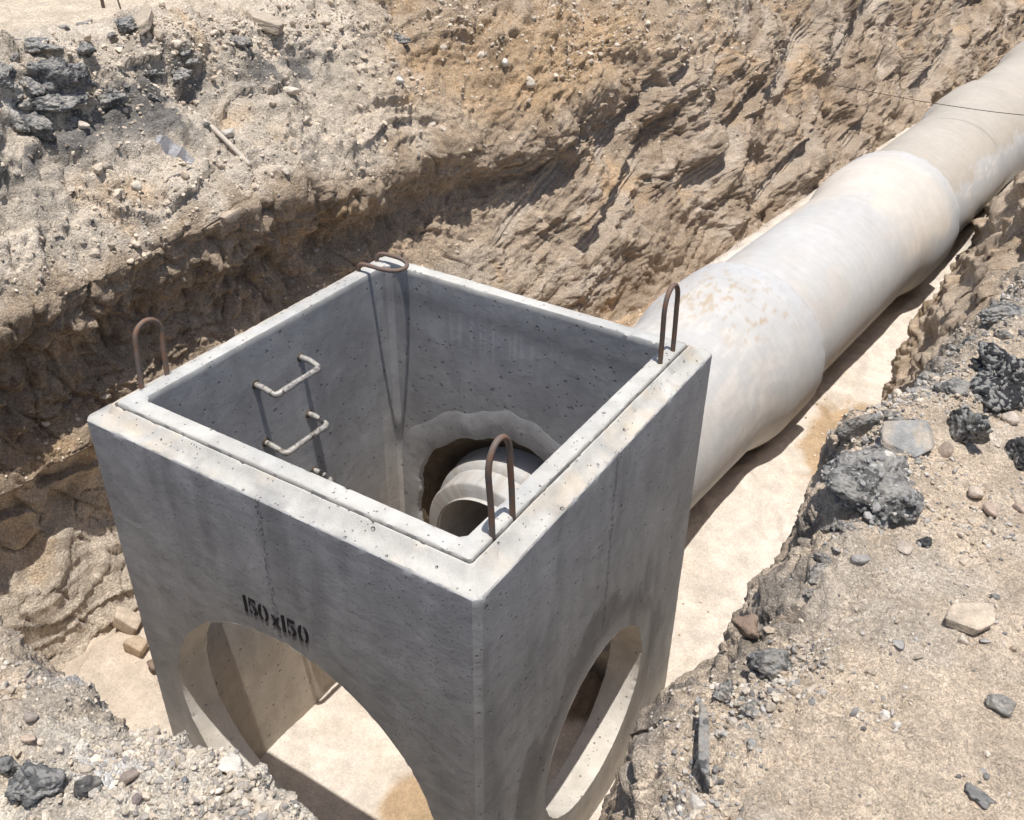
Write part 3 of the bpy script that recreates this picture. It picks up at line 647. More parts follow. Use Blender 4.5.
# ================================================================== PIPES
def pipe(i, y0, y1, label, first=False, last=False):
    rt = empty('concrete_pipe', (axis_x(y0), y0, -1.407 + .016 * (y0 - .75)))
    tag(rt, label, 'pipe', 'concrete pipes laid end to end')
    L = (y1 - y0) * math.sqrt(1 + .0947 ** 2 + .016 ** 2)
    rb, rB, ri = .562, .632, .455
    prof = []
    if first: prof += [(.04, .375), (.04, .375), (.043, .371), (.045, .378), (.046, .448), (.056, .460), (.17, .472), (.185, .505), (.20, .510), (.25, .515), (.30, .53), (.36, .55), (.42, rb)]
    else: prof += [(-.10, ri), (-.10, .52), (-.02, .535), (.0, rb - .004)]
    s = prof[-1][0]
    for v in np.linspace(max(s, .02) + .05, L - .82, 30): prof.append((v, rb))
    for t in np.linspace(0, 1, 16)[1:]: prof.append((L - .82 + .40 * t, rb + (rB - rb) * (3 * t * t - 2 * t ** 3)))
    for v in np.linspace(L - .38, L - .045, 14): prof.append((v, rB))
    prof += [(L - .012, rB - .002), (L - .003, rB - .008), (L, rB - .014), (L, rb + .012), (L - .004, rb + .012), (L - .03, rb + .006), (L - .09, rb + .004)]
    nout = len(prof)
    prof += [(L - .10, ri)] 
    for v in np.linspace(L - .3, .02, 24): prof.append((v, ri if not first else (ri if v > .8 else .375)))
    prof.append(prof[0]); prof = np.array(prof); n = 220; a = np.linspace(0, 2 * np.pi, n, endpoint=False)
    A, _ = np.meshgrid(a, np.arange(len(prof)), indexing='ij'); Sx = np.repeat(prof[None, :, 0], n, 0); Rx = np.repeat(prof[None, :, 1], n, 0).copy()
    q = np.stack([np.cos(A) * 2, Sx * 2, np.sin(A) * 2], -1).reshape(-1, 3)
    dn = fbm(q * 1.5, 3, 7 + i).reshape(A.shape) * .0015
    lip = np.exp(-((Sx - L) / .03) ** 2); dn += lip * (fbm(np.stack([np.cos(A) * 8, Sx * 6, np.sin(A) * 8], -1).reshape(-1, 3), 3, 17 + i).reshape(A.shape) * .022)
    Rx += dn
    V = np.stack([Rx * np.cos(A), Sx, Rx * np.sin(A)], -1).reshape(-1, 3)
    nz = fbm(q, 4, 31 + i); nz2 = fbm(q * 4, 3, 37 + i); up = np.sin(A).ravel(); sv = Sx.ravel()
    C = np.tile(np.array((.495, .487, .475)), (len(V), 1))
    C = mix(C, (.52, .48, .435), sm(nz, -.1, .3) * .6)
    if i == 0:
        C = mix(C, (.66, .62, .57), np.exp(-((sv - (L - 1.0)) / .45) ** 2) * sm(nz2 + nz * .6, -.05, .35) * .45)
        C = mix(C, (.48, .485, .495), np.exp(-((sv - L + .1) / .14) ** 2) * .8)
        C = mix(C, (.42, .32, .21), np.exp(-((sv - (L - .5)) / .35) ** 2) * sm(up, .6, .85) * sm(fbm(q * 6, 4, 91, .65) * 1.3 + nz * .4, .05, .35) * .8)
        C = mix(C, (.36, .32, .27), (sv < .5) * sm(nz2, .0, .3) * .6)  # chamber end darkened in blotches, the stub's shade put into the colour
    if i == 1:
        C = mix(C, (.62, .56, .49), sm(sv + nz * .9, 1.5, 2.2) * sm(up + nz * .25 , .15, .38) * (1 - sm(sv, L - .35, L - .1)) * .7)
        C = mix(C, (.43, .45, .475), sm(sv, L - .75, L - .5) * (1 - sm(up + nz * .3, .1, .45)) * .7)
    if i >= 2:
        C = mix(C, (.45, .405, .345), sm(up + nz2 * .30 + nz * .25, .52, .62) * .85)
        C = mix(C, (.49, .50, .515), (1 - sm(up + nz2 * .2, .4, .55)) * .6)
        C = mix(C, (.64, .61, .56), np.exp(-((up + nz2 * .30 + nz * .25 - .50) / .07) ** 2) * sm(nz2, -.1, .2) * .8)
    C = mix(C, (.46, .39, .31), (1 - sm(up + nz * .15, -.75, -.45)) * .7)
    C *= (1 + .05 * nz2)[:, None]
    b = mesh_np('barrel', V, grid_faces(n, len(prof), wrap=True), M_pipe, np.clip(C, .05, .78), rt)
    # recompute outward normals
    bm = bmesh.new(); bm.from_mesh(b.data); bmesh.ops.remove_doubles(bm, verts=bm.verts, dist=1e-5); bmesh.ops.recalc_face_normals(bm, faces=bm.faces); bm.to_mesh(b.data); bm.free(); b.data.set_sharp_from_angle(angle=math.radians(50))
    rt.rotation_euler = (math.atan(.016), 0, -math.atan(.0947)); return rt
JY = [.55, 3.5, 6.5, 9.55, 12.6, 15.7, 18.8]
names = ['first concrete pipe entering the chamber, smeared with dried mortar at its bell', 'second concrete pipe from the chamber with sandy dust over its far top', 'third concrete pipe from the chamber crossed by a thin wire, its top grey with mud', 'fourth concrete pipe from the chamber near the right edge of the picture', 'fifth concrete pipe from the chamber at the top right corner', 'sixth concrete pipe from the chamber at the far end of the trench', 'seventh concrete pipe from the chamber beyond the frame edge', 'eighth concrete pipe from the chamber farthest along the trench']
for i in range(6): pipe(i, JY[i], JY[i + 1], names[i], i == 0)

# ================================================================== ROCKS
def ico(sub):
    bm = bmesh.new(); bmesh.ops.create_icosphere(bm, subdivisions=sub, radius=1); V = np.array([v.co[:] for v in bm.verts]); F = np.array([[v.index for v in f.verts] for f in bm.faces]); bm.free(); return V, F
ICO = {k: ico(k) for k in (1, 2, 3, 4, 5)}
def rock_shape(sub, seed, planes=14, rnd=.0, rough=.05, round_=.35, slab=False):
    """convex, plane-cut body with worn arrises and surface noise"""
    r = np.random.default_rng(seed); V, F = ICO[sub]; n = r.normal(size=(planes, 3)); n /= np.linalg.norm(n, axis=1)[:, None]; d = r.uniform(.62, 1.0, planes)
    if slab:
        m = planes; a = np.linspace(0, 2 * np.pi, m, endpoint=False) + r.uniform(-.35, .35, m); n = np.concatenate([np.stack([np.cos(a), np.sin(a), r.uniform(-.12, .12, m)], 1), [[.03, .02, 1], [0, 0, -1.]]]); n /= np.linalg.norm(n, axis=1)[:, None]; d = np.concatenate([r.uniform(.62, .85, m), [.85, .85]])
    dots = V @ n.T; t = np.where(dots > .05, d[None] / np.maximum(dots, .05), 9.0)
    k = (40 if slab else 14) if round_ < .5 else 6
    rad = (np.sum(t ** -k, axis=1)) ** (-1 / k); rad = np.minimum(rad, 1.5 if slab else 1.25)
    P = V * rad[:, None]
    if rough:
        P = P * (1 + rough * fbm(P * 2.2 + seed, 3, seed % 90) + rough * .5 * perlin(P * 7 + seed, seed % 80))[:, None]
    return P, F
def rand_rot(r):
    q = r.normal(size=4); q /= np.linalg.norm(q); w, x, y, z = q
    return np.array([[1 - 2 * (y * y + z * z), 2 * (x * y - z * w), 2 * (x * z + y * w)], [2 * (x * y + z * w), 1 - 2 * (x * x + z * z), 2 * (y * z - x * w)], [2 * (x * z - y * w), 2 * (y * z + x * w), 1 - 2 * (x * x + y * y)]])
SHAPES = {k: [rock_shape(k, 100 + s, 9 + s % 6, rough=.06 if k < 3 else .05)[0] for s in range(14)] for k in (1, 2, 3)}
GREYS = [(.37, .35, .33), (.29, .28, .265), (.47, .43, .38), (.54, .46, .37), (.56, .49, .40), (.44, .36, .28), (.20, .19, .18), (.58, .53, .47), (.50, .42, .33), (.52, .45, .37)]
CREAM = [(.62, .54, .44), (.58, .50, .40), (.66, .59, .50), (.54, .46, .37), (.42, .38, .34), (.50, .43, .35), (.28, .26, .24), (.60, .53, .44)]

def strew(name, label, cat, spots, sizes, sub, mat, palette, seed, sink=.25, flat=.65):
    r = np.random.default_rng(seed); Vs, Fs, Cs = [], [], []; base = 0; F0 = ICO[sub][1]
    for k in range(len(spots)):
        S = SHAPES[sub][r.integers(14)]; sc = sizes[k] * np.array([1, r.uniform(.6, 1), r.uniform(.45, .9) * flat / .65]); M = rand_rot(r)
        P = (S * sc) @ M.T; P[:, 2] *= .85; P = P + spots[k]; P[:, 2] += sizes[k] * (.45 - sink)
        c = np.array(palette[r.integers(len(palette))]) * r.uniform(.8, 1.2)
        Vs.append(P); Fs.append(F0 + base); Cs.append(np.repeat(c[None], len(P), 0)); base += len(P)
    o = mesh_np(name, np.concatenate(Vs), np.concatenate(Fs), mat, np.clip(np.concatenate(Cs), .03, .8), smooth=False)
    return tag(o, label, cat, kind='stuff')
def pick(P, wgt, n, seed):
    r = np.random.default_rng(seed); w = np.clip(wgt, 0, None).astype(np.float64); w /= w.sum(); cum = np.cumsum(w); return np.searchsorted(cum, r.random(n)).clip(0, len(P) - 1)
def cell_area(P, nu, nv):
    G = P.reshape(nu, nv, 3); du = np.linalg.norm(np.gradient(G, axis=0), axis=2); dv = np.linalg.norm(np.gradient(G, axis=1), axis=2); return (du * dv).ravel()

PN, NN, SN, _ = bankN; nvN = len(np.unique(SN)); nuN = len(PN) // nvN; areaN = cell_area(PN, nuN, nvN)
PL, NL, SL, _ = bankL; nvL = len(np.unique(SL)); nuL = len(PL) // nvL; areaL = cell_area(PL, nuL, nvL)
def inview(P, m=.12):
    f = 967.6 / 512; F = np.array([-.4442, .7120, -.5438]); R = np.array([.8445, .5354, .0111]); U = np.array([-.2990, .4543, .8392]); d = P - np.array([2.1137, -2.6607, 2.0604])
    z = d @ F; return (z > .2) & (np.abs(d @ R / z * f) < 1 + m) & (np.abs(d @ U / z * f) < .8 + m)
viewN = inview(PN); viewL = inview(PL)
r = np.random.default_rng(5)
topN = np.exp(-((SN - 8.3) / .9) ** 2) + .45 * np.exp(-np.clip(SN - 8.5, 0, None) / .9) * (SN > 8) + .13 * (SN > 9.5) * (SN < 12.5)
clus = np.clip(fbm(PN * 2.6, 3, 77) + .3, .02, 1) ** 1.5
leftside = (PN[:, 0] < 1.35) & (PN[:, 1] < -1.6)
w = areaN * viewN * topN * clus * (1 + 1.2 * leftside) * (NN[:, 2] > .1) * (PN[:, 1] < 6)
for nm, sd, msk, pal, cnt in (('grey and beige gravel strewn along the broken edge of the right foreground ground', 1, ~leftside, GREYS, 14000), ('cream and grey stone crumbs making up the near rubble at the lower left', 2, leftside, CREAM, 6500)):
    ids = pick(PN, w * msk, cnt, sd); strew('gravel', nm, 'gravel', PN[ids], r.lognormal(-5.75 if sd == 2 else -5.45, .5, len(ids)), 1, M_rock, pal, sd + 20)
    ids = pick(PN, w * msk * (clus > .2) * (.15 + np.exp(-((SN - 8.5) / .8) ** 2)), cnt // 10, sd + 5); strew('gravel', nm.replace('gravel', 'coarse stone chips').replace('stone crumbs making up', 'coarser chips lying on'), 'gravel', PN[ids], r.lognormal(-4.75, .30, len(ids)), 2, M_rock, pal, sd + 30)
upL = np.exp(-((SL - 12.1) / .6) ** 2) + .5 * (SL > 9.3) * (SL < 12.6) + .25 * (SL > 5) * (SL < 9.3)
w = areaL * viewL * upL * (NL[:, 2] > .05) * np.clip(fbm(PL * 1.6, 3, 79) + .3, .03, 1) * (PL[:, 1] < 9)
ids = pick(PL, w, 11000, 3)
EARTH = [(.62, .53, .42), (.56, .47, .37), (.50, .41, .32), (.64, .56, .46), (.58, .49, .39), (.46, .40, .33)]
strew('clods', 'dry crumbs of earth and small stones all over the far sandy slope', 'earth', PL[ids], r.lognormal(-4.8, .5, len(ids)), 1, M_rock, EARTH, 5, sink=.35)
ids = pick(PL, w * (SL > 9), 600, 6)
strew('clods', 'coarser lumps of earth and stone along the top of the far slope', 'earth', PL[ids], r.lognormal(-3.95, .33, len(ids)), 2, M_rock, EARTH, 8, sink=.45)
PF, patch, _ = flr
w = (.04 + patch) * inview(PF) * ((np.abs(PF[:, 0]) > 1.0) | (np.abs(PF[:, 1]) > 1.0)) * (PF[:, 1] < 9) * (np.abs(PF[:, 0] - axis_x(PF[:, 1])) > .5)
ids = pick(PF, w, 2200, 7)
strew('sand_crumbs', 'small sandy crumbs scattered over the trench floor', 'sand', PF[ids], r.lognormal(-5.0, .5, len(ids)), 1, M_rock, [(.60, .46, .31), (.66, .56, .46), (.52, .38, .25), (.64, .56, .48)], 9)

# --- find the resting place of an individual stone: nearest ground point on the line of sight (then it simply lies there)
ALLP = np.concatenate([PN[viewN], PL[viewL], PF[inview(PF)]]); ALLN = np.concatenate([NN[viewN], NL[viewL], np.tile([0, 0, 1.], (int(inview(PF).sum()), 1))])
_d = ALLP - np.array([2.1137, -2.6607, 2.0604]); _z = _d @ np.array([-.44421, .71203, -.54377]); _u = 512 + 967.6 * (_d @ np.array([.84455, .53537, .01111])) / _z; _v = 410 - 967.6 * (_d @ np.array([-.29903, .45430, .83916])) / _z
def ground_at(u, v):
    for rr in (3, 6, 12, 30):
        m = np.nonzero((np.abs(_u - u) < rr) & (np.abs(_v - v) < rr))[0]
        if len(m):
            k = m[np.argmin(_z[m])]; kk = m[_z[m] < _z[k] + .25]; j = kk[np.argmin((_u[kk] - u) ** 2 + (_v[kk] - v) ** 2)]; return ALLP[j], ALLN[j], _z[j]
    return ALLP[0], ALLN[0], _z[0]
def rock(name, label, cat, at, half, sub=4, rot=(0, 0, 0), mat=None, col=(.4, .38, .35), dust=None, seed=1, planes=12, rough=.06, round_=.3, sink=.3, jag=0, group=None, big=0, slab=False):
    """half: half sizes in metres; at: picture position of its centre on the ground"""
    g, n, z = ground_at(*at) if len(at) == 2 else (np.array(at), np.array([0, 0, 1.]), 3.5)
    P, F = rock_shape(sub, seed, planes, rough=rough, round_=round_, slab=slab)
    if big: P = P * (1 + big * fbm(P * 1.7 + seed, 2, seed % 70))[:, None]
    if jag:
        Q = P + .12 * np.stack([perlin(P * 4 + k, k) for k in (1, 2, 3)], 1); w1, v1 = worley(Q * 2.4 + seed, 3); w2, v2 = worley(Q * 6 + seed, 5)
        P = P * (1 + jag * .9 * perlin(P * 1.4 + seed, 4) + jag * .62 * (v1 - .5) + jag * .30 * (v2 - .5) + jag * .35 * fbm(P * 7, 3, 3, .65))[:, None]
    P = P * np.array(half); nz = fbm(P * 14 + seed, 3, 9)
    c = np.tile(np.array(col), (len(P), 1)) * (1 + .25 * nz)[:, None]
    if dust is not None: c = mix(c, dust, sm(nz + fbm(P * 40, 2, 5) * .5, -.15, .2) * .85)
    o = mesh_np(name, P, F, mat or M_rock, np.clip(c, .02, .8), smooth=True)
    o.rotation_euler = [math.radians(a) for a in rot]; h = half[2]
    o.location = (g[0], g[1], g[2] + h * (1 - 2 * sink)); return tag(o, label, cat, group)

AS = (.06, .06, .062); DU = (.36, .33, .29)
# right bank
big_lump = rock('asphalt_chunk', 'large craggy lump of asphalt and gravel jutting out from the right bank over the sand', 'asphalt chunk', (864, 490), (.12, .15, .08), 5, (12, -10, 30), M_asph, (.12, .115, .11), (.38, .36, .33), 11, 14, .1, sink=.35, jag=.34)
rock('asphalt_chunk', 'thin dark broken crust curling behind the flat grey slab', 'asphalt chunk', (858, 432), (.085, .03, .05), 4, (0, -20, 50), M_asph, (.10, .09, .08), DU, 12, jag=.3)
rock('concrete_fragment', 'flat dusty grey slab fragment leaning on top of the big overhanging asphalt lump', 'concrete fragment', (906, 448), (.105, .075, .013), 5, (20, -4, 40), M_rock, (.31, .305, .295), (.40, .345, .28), 13, 5, .03, round_=.1, sink=-.8, slab=True, jag=.04)
rock('asphalt_chunk', 'black pitted asphalt boulder at the right edge, the biggest black piece there', 'asphalt chunk', (1003, 385), (.13, .12, .085), 5, (0, 12, 20), M_asph, (.03, .03, .032), None, 14, 12, .1, sink=.3, jag=.38)  # black asphalt, with the shaded hollow under the ridge put into the colour
rock('asphalt_chunk', 'black rounded asphalt lump cut off by the right edge below the biggest black piece', 'asphalt chunk', (1024, 458), (.06, .07, .05), 5, (0, 0, 0), M_asph, (.045, .045, .047), None, 15, jag=.2)
rock('asphalt_chunk', 'upright jagged black sliver of asphalt behind two round cobbles', 'asphalt chunk', (962, 438), (.085, .025, .055), 5, (10, 25, 135), M_asph, (.045, .045, .045), (.2, .19, .17), 16, jag=.4, sink=.2)
rock('asphalt_chunk', 'dusty grey asphalt piece on the ridge left of the biggest black boulder', 'asphalt chunk', (948, 395), (.05, .045, .04), 5, (20, 0, 0), M_asph, (.14, .135, .13), DU, 17, jag=.3)
rock('asphalt_chunk', 'grey broken piece above the ridge at the far right, behind the black boulder', 'asphalt chunk', (1003, 318), (.09, .06, .045), 5, (0, 0, 40), M_asph, (.12, .12, .12), DU, 18, jag=.3)
rock('cobble', 'upright brownish cobble wedged between the grey slab and the black sliver', 'stone', (946, 457), (.024, .022, .03), 4, (0, 0, 20), col=(.50, .40, .32), seed=21, round_=.8, sink=.15)
rock('cobble', 'round beige cobble, the higher of two lying side by side on the right bank', 'stone', (973, 496), (.028, .026, .023), 4, (0, 10, 50), col=(.52, .43, .35), seed=22, planes=20, round_=.9, sink=.15)
rock('cobble', 'oval brown-grey cobble just below the round beige one on the right bank', 'stone', (989, 515), (.032, .022, .019), 4, (0, 10, -25), col=(.46, .36, .29), seed=23, planes=20, round_=.9, sink=.15)
rock('cobble', 'pale pinkish cobble just under the biggest black asphalt boulder', 'stone', (1010, 422), (.032, .024, .02), 4, (0, 5, 10), col=(.55, .47, .40), seed=24, planes=18, round_=.9, sink=.2)
rock('cobble', 'brown flat cobble cut off by the right edge beside the two side by side', 'stone', (1019, 508), (.024, .018, .013), 4, (0, 5, 10), col=(.40, .31, .25), seed=25, planes=18, round_=.8)
rock('stone_slab', 'flat tan broken slab with a gravelly dark side lying alone on the right foreground', 'stone slab', (968, 622), (.070, .052, .013), 5, (6, -5, 28), M_rock, (.50, .42, .33), (.55, .45, .35), 26, 5, .02, round_=.1, sink=-.1, slab=True)
rock('cobble', 'small pale stone leaning against the front of the tan slab', 'stone', (963, 640), (.014, .012, .011), 3, col=(.60, .53, .44), seed=27)
rock('asphalt_chunk', 'grey angular stone alone near the right edge above the lowest dark lump', 'stone', (999, 707), (.030, .021, .017), 4, (0, 0, -20), M_asph, (.28, .27, .26), DU, 28, jag=.12, sink=.2)
rock('asphalt_chunk', 'crumbly dark lump near the bottom right corner', 'asphalt chunk', (974, 797), (.026, .020, .011), 4, (0, 0, 10), M_asph, (.25, .24, .23), (.42, .36, .30), 29, jag=.4, sink=.25)
rock('earth_lump', 'brown clayey lump on the broken edge at the top of the right bank slope', 'earth', (748, 634), (.035, .03, .03), 4, (0, 0, 10), M_rock, (.27, .20, .15), None, 30, jag=.3, sink=.15)
rock('asphalt_chunk', 'dark block of asphalt standing in the edge beside the brown clayey lump', 'asphalt chunk', (768, 668), (.050, .04, .05), 5, (10, 10, 20), M_asph, (.15, .145, .14), DU, 31, jag=.25, sink=.35)
rock('asphalt_slab', 'thin upright asphalt slab set on edge along the lowest part of the right bank', 'asphalt slab', (703, 755), (.014, .13, .05), 5, (0, -4, 24), M_asph, (.12, .115, .11), (.40, .36, .31), 32, 4, .02, round_=.1, sink=.42, jag=.03, slab=True)
rock('cobble', 'grey egg-shaped stone on the right bank left of the tan slab', 'stone', (860, 560), (.022, .018, .015), 4, col=(.36, .34, .32), seed=33, planes=18, round_=.8)
rock('cobble', 'white stone sitting on the front of the overhanging asphalt lump', 'stone', (884, 476), (.017, .015, .02), 3, col=(.66, .62, .56), seed=34, sink=-1.2)
rock('asphalt_chunk', 'small black chip below the overhanging lump with the flat slab', 'asphalt chunk', (922, 545), (.02, .018, .014), 4, (0, 0, 0), M_asph, (.06, .06, .06), None, 35, jag=.3)
rock('cobble', 'flat greyish stone lying under the overhanging lump', 'stone', (902, 548), (.032, .022, .012), 4, (0, 0, 20), col=(.42, .36, .30), seed=36, round_=.6)
bpy.context.view_layer.update(); mw = np.array(big_lump.matrix_basis); nv_ = len(big_lump.data.vertices); bv = np.empty(nv_ * 3); big_lump.data.vertices.foreach_get('co', bv)
bv = bv.reshape(-1, 3) @ mw[:3, :3].T + mw[:3, 3]; rr_ = np.random.default_rng(4); kk = rr_.integers(nv_, size=330)
strew('gravel', 'grey crushed stone sticking to the big overhanging asphalt lump', 'gravel', bv[kk], rr_.lognormal(-5.0, .42, 330), 2, M_rock, [(.30, .29, .28), (.36, .35, .33), (.22, .215, .21), (.42, .39, .35), (.46, .43, .40)], 44, sink=.5)
# near left corner
rock('asphalt_chunk', 'big crumpled black-grey asphalt lump at the bottom left corner', 'asphalt chunk', (36, 790), (.052, .040, .030), 5, (0, 10, 20), M_asph, (.13, .13, .13), (.38, .36, .34), 41, jag=.36, sink=.2)
rock('asphalt_chunk', 'black asphalt lump on the left edge just above the big crumpled one', 'asphalt chunk', (6, 768), (.026, .024, .02), 5, (0, 0, 0), M_asph, (.09, .09, .09), (.28, .27, .26), 42, jag=.3, sink=.2)
rock('asphalt_chunk', 'dark crumbly lump between the big crumpled asphalt and the brown oval stone', 'asphalt chunk', (88, 792), (.024, .019, .016), 5, (0, 0, 70), M_asph, (.11, .105, .10), DU, 43, jag=.35, sink=.2)
rock('cobble', 'brown oval stone lying near the bottom left, the longest one there', 'stone', (127, 781), (.029, .016, .013), 4, (10, -12, 55), col=(.30, .245, .21), seed=44, planes=22, round_=.9, sink=.1)
rock('cobble', 'small round brown stone tucked below the long oval one', 'stone', (135, 800), (.012, .010, .009), 3, col=(.26, .215, .20), seed=45, round_=.9)
rock('cobble', 'grey-brown rounded stone near the left edge, the upper of two', 'stone', (33, 719), (.020, .016, .013), 4, (0, 0, 20), col=(.36, .31, .27), seed=46, planes=20, round_=.9, sink=.15)
rock('cobble', 'sandy beige rounded stone near the left edge, the lower of two', 'stone', (27, 742), (.020, .015, .011), 4, (0, 0, 20), col=(.48, .38, .30), seed=47, planes=20, round_=.9, sink=.2)
rock('limestone_chunk', 'angular cream limestone piece on the pale rubble below the chamber', 'stone', (227, 793), (.023, .017, .012), 4, (0, 8, 20), col=(.74, .66, .55), seed=48, round_=.1, sink=.1)
rock('limestone_chunk', 'smaller cream stone flake left of the angular limestone piece', 'stone', (200, 802), (.014, .009, .008), 3, (0, 0, 0), col=(.70, .61, .50), seed=49, round_=.1, sink=.1)
rock('cobble', 'small blue-grey stone above the cream limestone flakes', 'stone', (185, 782), (.0085, .009, .008), 3, col=(.22, .225, .235), seed=50, round_=.5, sink=.1)
rock('limestone_chunk', 'large pale lump half buried at the crest of the near rubble', 'stone', (232, 765), (.034, .026, .017), 4, (0, 0, -30), col=(.72, .66, .58), seed=51, jag=.12, sink=.4)
# bottom of the pit behind the chamber
rock('clay_block', 'square-edged tan clay block in the pit corner left of the chamber', 'clay block', (-1.99, -.36, -2.17), (.10, .075, .055), 4, (10, 25, 30), col=(.50, .41, .32), seed=52, planes=4, rough=.03, round_=.1, sink=.2, slab=True)
rock('clay_block', 'second clay block leaning against the chamber side in the pit corner', 'clay block', (-1.82, -.44, -2.20), (.06, .05, .045), 4, (0, 15, 0), col=(.46, .36, .26), seed=53, planes=4, rough=.03, round_=.1, sink=.3, slab=True)
rock('stone', 'small dark stone on the sand against the left side of the chamber', 'stone', (-1.66, -.47, -2.22), (.04, .035, .028), 3, (0, 0, 0), col=(.24, .18, .14), seed=54, sink=.2)
# top of the far bank
rock('stone_slab', 'long tan slab of rock leaning on the rim of the far bank at the top left', 'stone slab', (147, 24), (.19, .065, .03), 5, (20, 12, -48), col=(.44, .37, .29), seed=61, planes=5, rough=.03, round_=.15, sink=-.1, slab=True)
rock('stone_slab', 'brown overhanging rock slab on the far rim right of the long tan one', 'stone slab', (268, 28), (.16, .09, .04), 5, (0, 14, 10), col=(.44, .37, .29), seed=62, planes=5, rough=.05, round_=.2, sink=.0, slab=True)
rock('asphalt_chunk', 'grey asphalt lump beside the long tan slab on the far rim', 'asphalt chunk', (128, 30), (.075, .07, .05), 5, (0, 0, 0), M_asph, (.15, .15, .152), (.38, .36, .33), 63, jag=.35)
rock('asphalt_chunk', 'round-backed grey asphalt hump on the sandy edge at the top left', 'asphalt chunk', (42, 47), (.12, .09, .045), 5, (0, 0, 30), M_asph, (.16, .16, .162), (.40, .38, .35), 64, jag=.3, sink=.3)
rock('asphalt_chunk', 'large layered black asphalt block right of the white lime streak', 'asphalt chunk', (48, 80), (.17, .10, .11), 5, (0, 0, 60), M_asph, (.11, .11, .112), (.34, .32, .30), 65, jag=.34, sink=.45)
rock('asphalt_chunk', 'flat black asphalt shelf with a pale top below the layered block', 'asphalt chunk', (56, 106), (.14, .07, .05), 5, (10, 0, 60), M_asph, (.12, .12, .12), (.46, .42, .37), 66, planes=8, jag=.22, sink=.25)
rock('asphalt_chunk', 'flat dark asphalt plate right of the pale-topped shelf', 'asphalt chunk', (105, 106), (.13, .05, .04), 5, (10, 0, 50), M_asph, (.12, .12, .12), (.42, .38, .33), 67, planes=8, jag=.25, sink=.3)
rock('asphalt_chunk', 'lowest black asphalt lump under the shelf on the far slope', 'asphalt chunk', (36, 130), (.10, .07, .07), 5, (0, 0, 20), M_asph, (.12, .12, .12), (.38, .35, .31), 68, jag=.36)
rock('asphalt_chunk', 'black asphalt lump cut off by the left edge beside the lime streak', 'asphalt chunk', (2, 84), (.08, .07, .09), 5, (0, 0, 0), M_asph, (.11, .11, .11), (.36, .34, .31), 69, jag=.35)
rock('asphalt_chunk', 'small dark asphalt lump above the flat dark plate', 'asphalt chunk', (84, 54), (.06, .05, .05), 4, (0, 0, 0), M_asph, (.11, .11, .11), (.36, .34, .31), 70, jag=.35)
rock('asphalt_chunk', 'dark crumbly patch of asphalt lower right of the long tan slab', 'asphalt chunk', (240, 46), (.09, .05, .04), 5, (0, 0, 20), M_asph, (.11, .11, .11), (.35, .31, .27), 71, jag=.36)
rock('asphalt_chunk', 'black asphalt scrap on the sandy slope above the middle of the far bank', 'asphalt chunk', (400, 42), (.09, .05, .04), 5, (0, 0, 20), M_asph, (.09, .09, .09), (.35, .31, .27), 72, jag=.38)
rock('cobble', 'cream round stone low on the middle of the far slope', 'stone', (527, 88), (.055, .045, .05), 4, col=(.60, .53, .44), seed=73, round_=.8, sink=.2)
rock('cobble', 'white oval stone left of the cream round one on the far slope', 'stone', (504, 66), (.04, .03, .045), 4, col=(.66, .61, .54), seed=74, round_=.8, sink=.2)
rock('cobble', 'white stone at the upper right of the pale sandy slope near the slab', 'stone', (292, 94), (.055, .035, .035), 4, (0, 0, 30), col=(.64, .57, .48), seed=75, round_=.4, sink=.2)
rock('cobble', 'pale stone resting below the asphalt pieces on the far slope', 'stone', (83, 129), (.035, .03, .028), 4, (0, 0, 30), col=(.56, .49, .41), seed=76, round_=.6, sink=.15)
rock('cobble', 'greyish round stone resting where the pale conduit ends', 'stone', (229, 138), (.04, .035, .035), 4, col=(.50, .46, .41), seed=77, round_=.7, sink=.15)
rock('cobble', 'small white stone on the upper middle of the far slope', 'stone', (400, 82), (.035, .03, .028), 4, col=(.66, .62, .55), seed=78, round_=.5, sink=.15)

def pieces(name, label, cat, group, spots, size, seed, col, dust):
    r = np.random.default_rng(seed); protos = []; s0 = (size[0] + size[1]) / 2
    for k in range(5):
        P, F = rock_shape(4, 500 + seed * 7 + k, 10, rough=.08, round_=.2); Q = P + .12 * np.stack([perlin(P * 4 + j, j) for j in (1, 2, 3)], 1); w1, v1 = worley(Q * 2.6 + k, 3); w2, v2 = worley(Q * 6 + k, 5)
        P = P * (1 + .25 * perlin(P * 1.4 + k, 4) + .2 * (v1 - .5) + .1 * (v2 - .5) + .12 * fbm(P * 7, 3, 3, .65))[:, None] * np.array([1, r.uniform(.6, .9), r.uniform(.35, .6)])
        nz = fbm(P * 3 + k, 3, 9); c = mix(np.tile(np.array(col), (len(P), 1)) * (1 + .3 * nz)[:, None], dust, sm(nz + fbm(P * 6, 2, 5) * .5, -.15, .2) * .85)
        protos.append(mesh_np(name, P * s0, F, M_asph, np.clip(c, .02, .8)))
    for j, sp in enumerate(spots):
        o = protos[j] if j < 5 else protos[j % 5].copy()
        if j >= 5: COL.objects.link(o)
        s = float(r.uniform(*size)); o.scale = (s / s0,) * 3; o.rotation_euler = (r.uniform(-.5, .5), r.uniform(-.5, .5), r.uniform(0, 6.28)); o.location = np.array(sp) + np.array([0, 0, s * .12]); tag(o, label, cat, group)
lipw = areaN * viewN * np.exp(-((SN - 8.2) / .5) ** 2) * (~leftside) * (PN[:, 1] > -1.3) * (PN[:, 1] < 2.6)
pieces('asphalt_chunk', 'one of the many dusty broken asphalt pieces in the crumbling right bank edge', 'asphalt chunk', 'dusty asphalt pieces in the edge of the right bank', PN[pick(PN, lipw, 46, 71)], (.012, .042), 1, (.17, .165, .155), (.46, .41, .35))
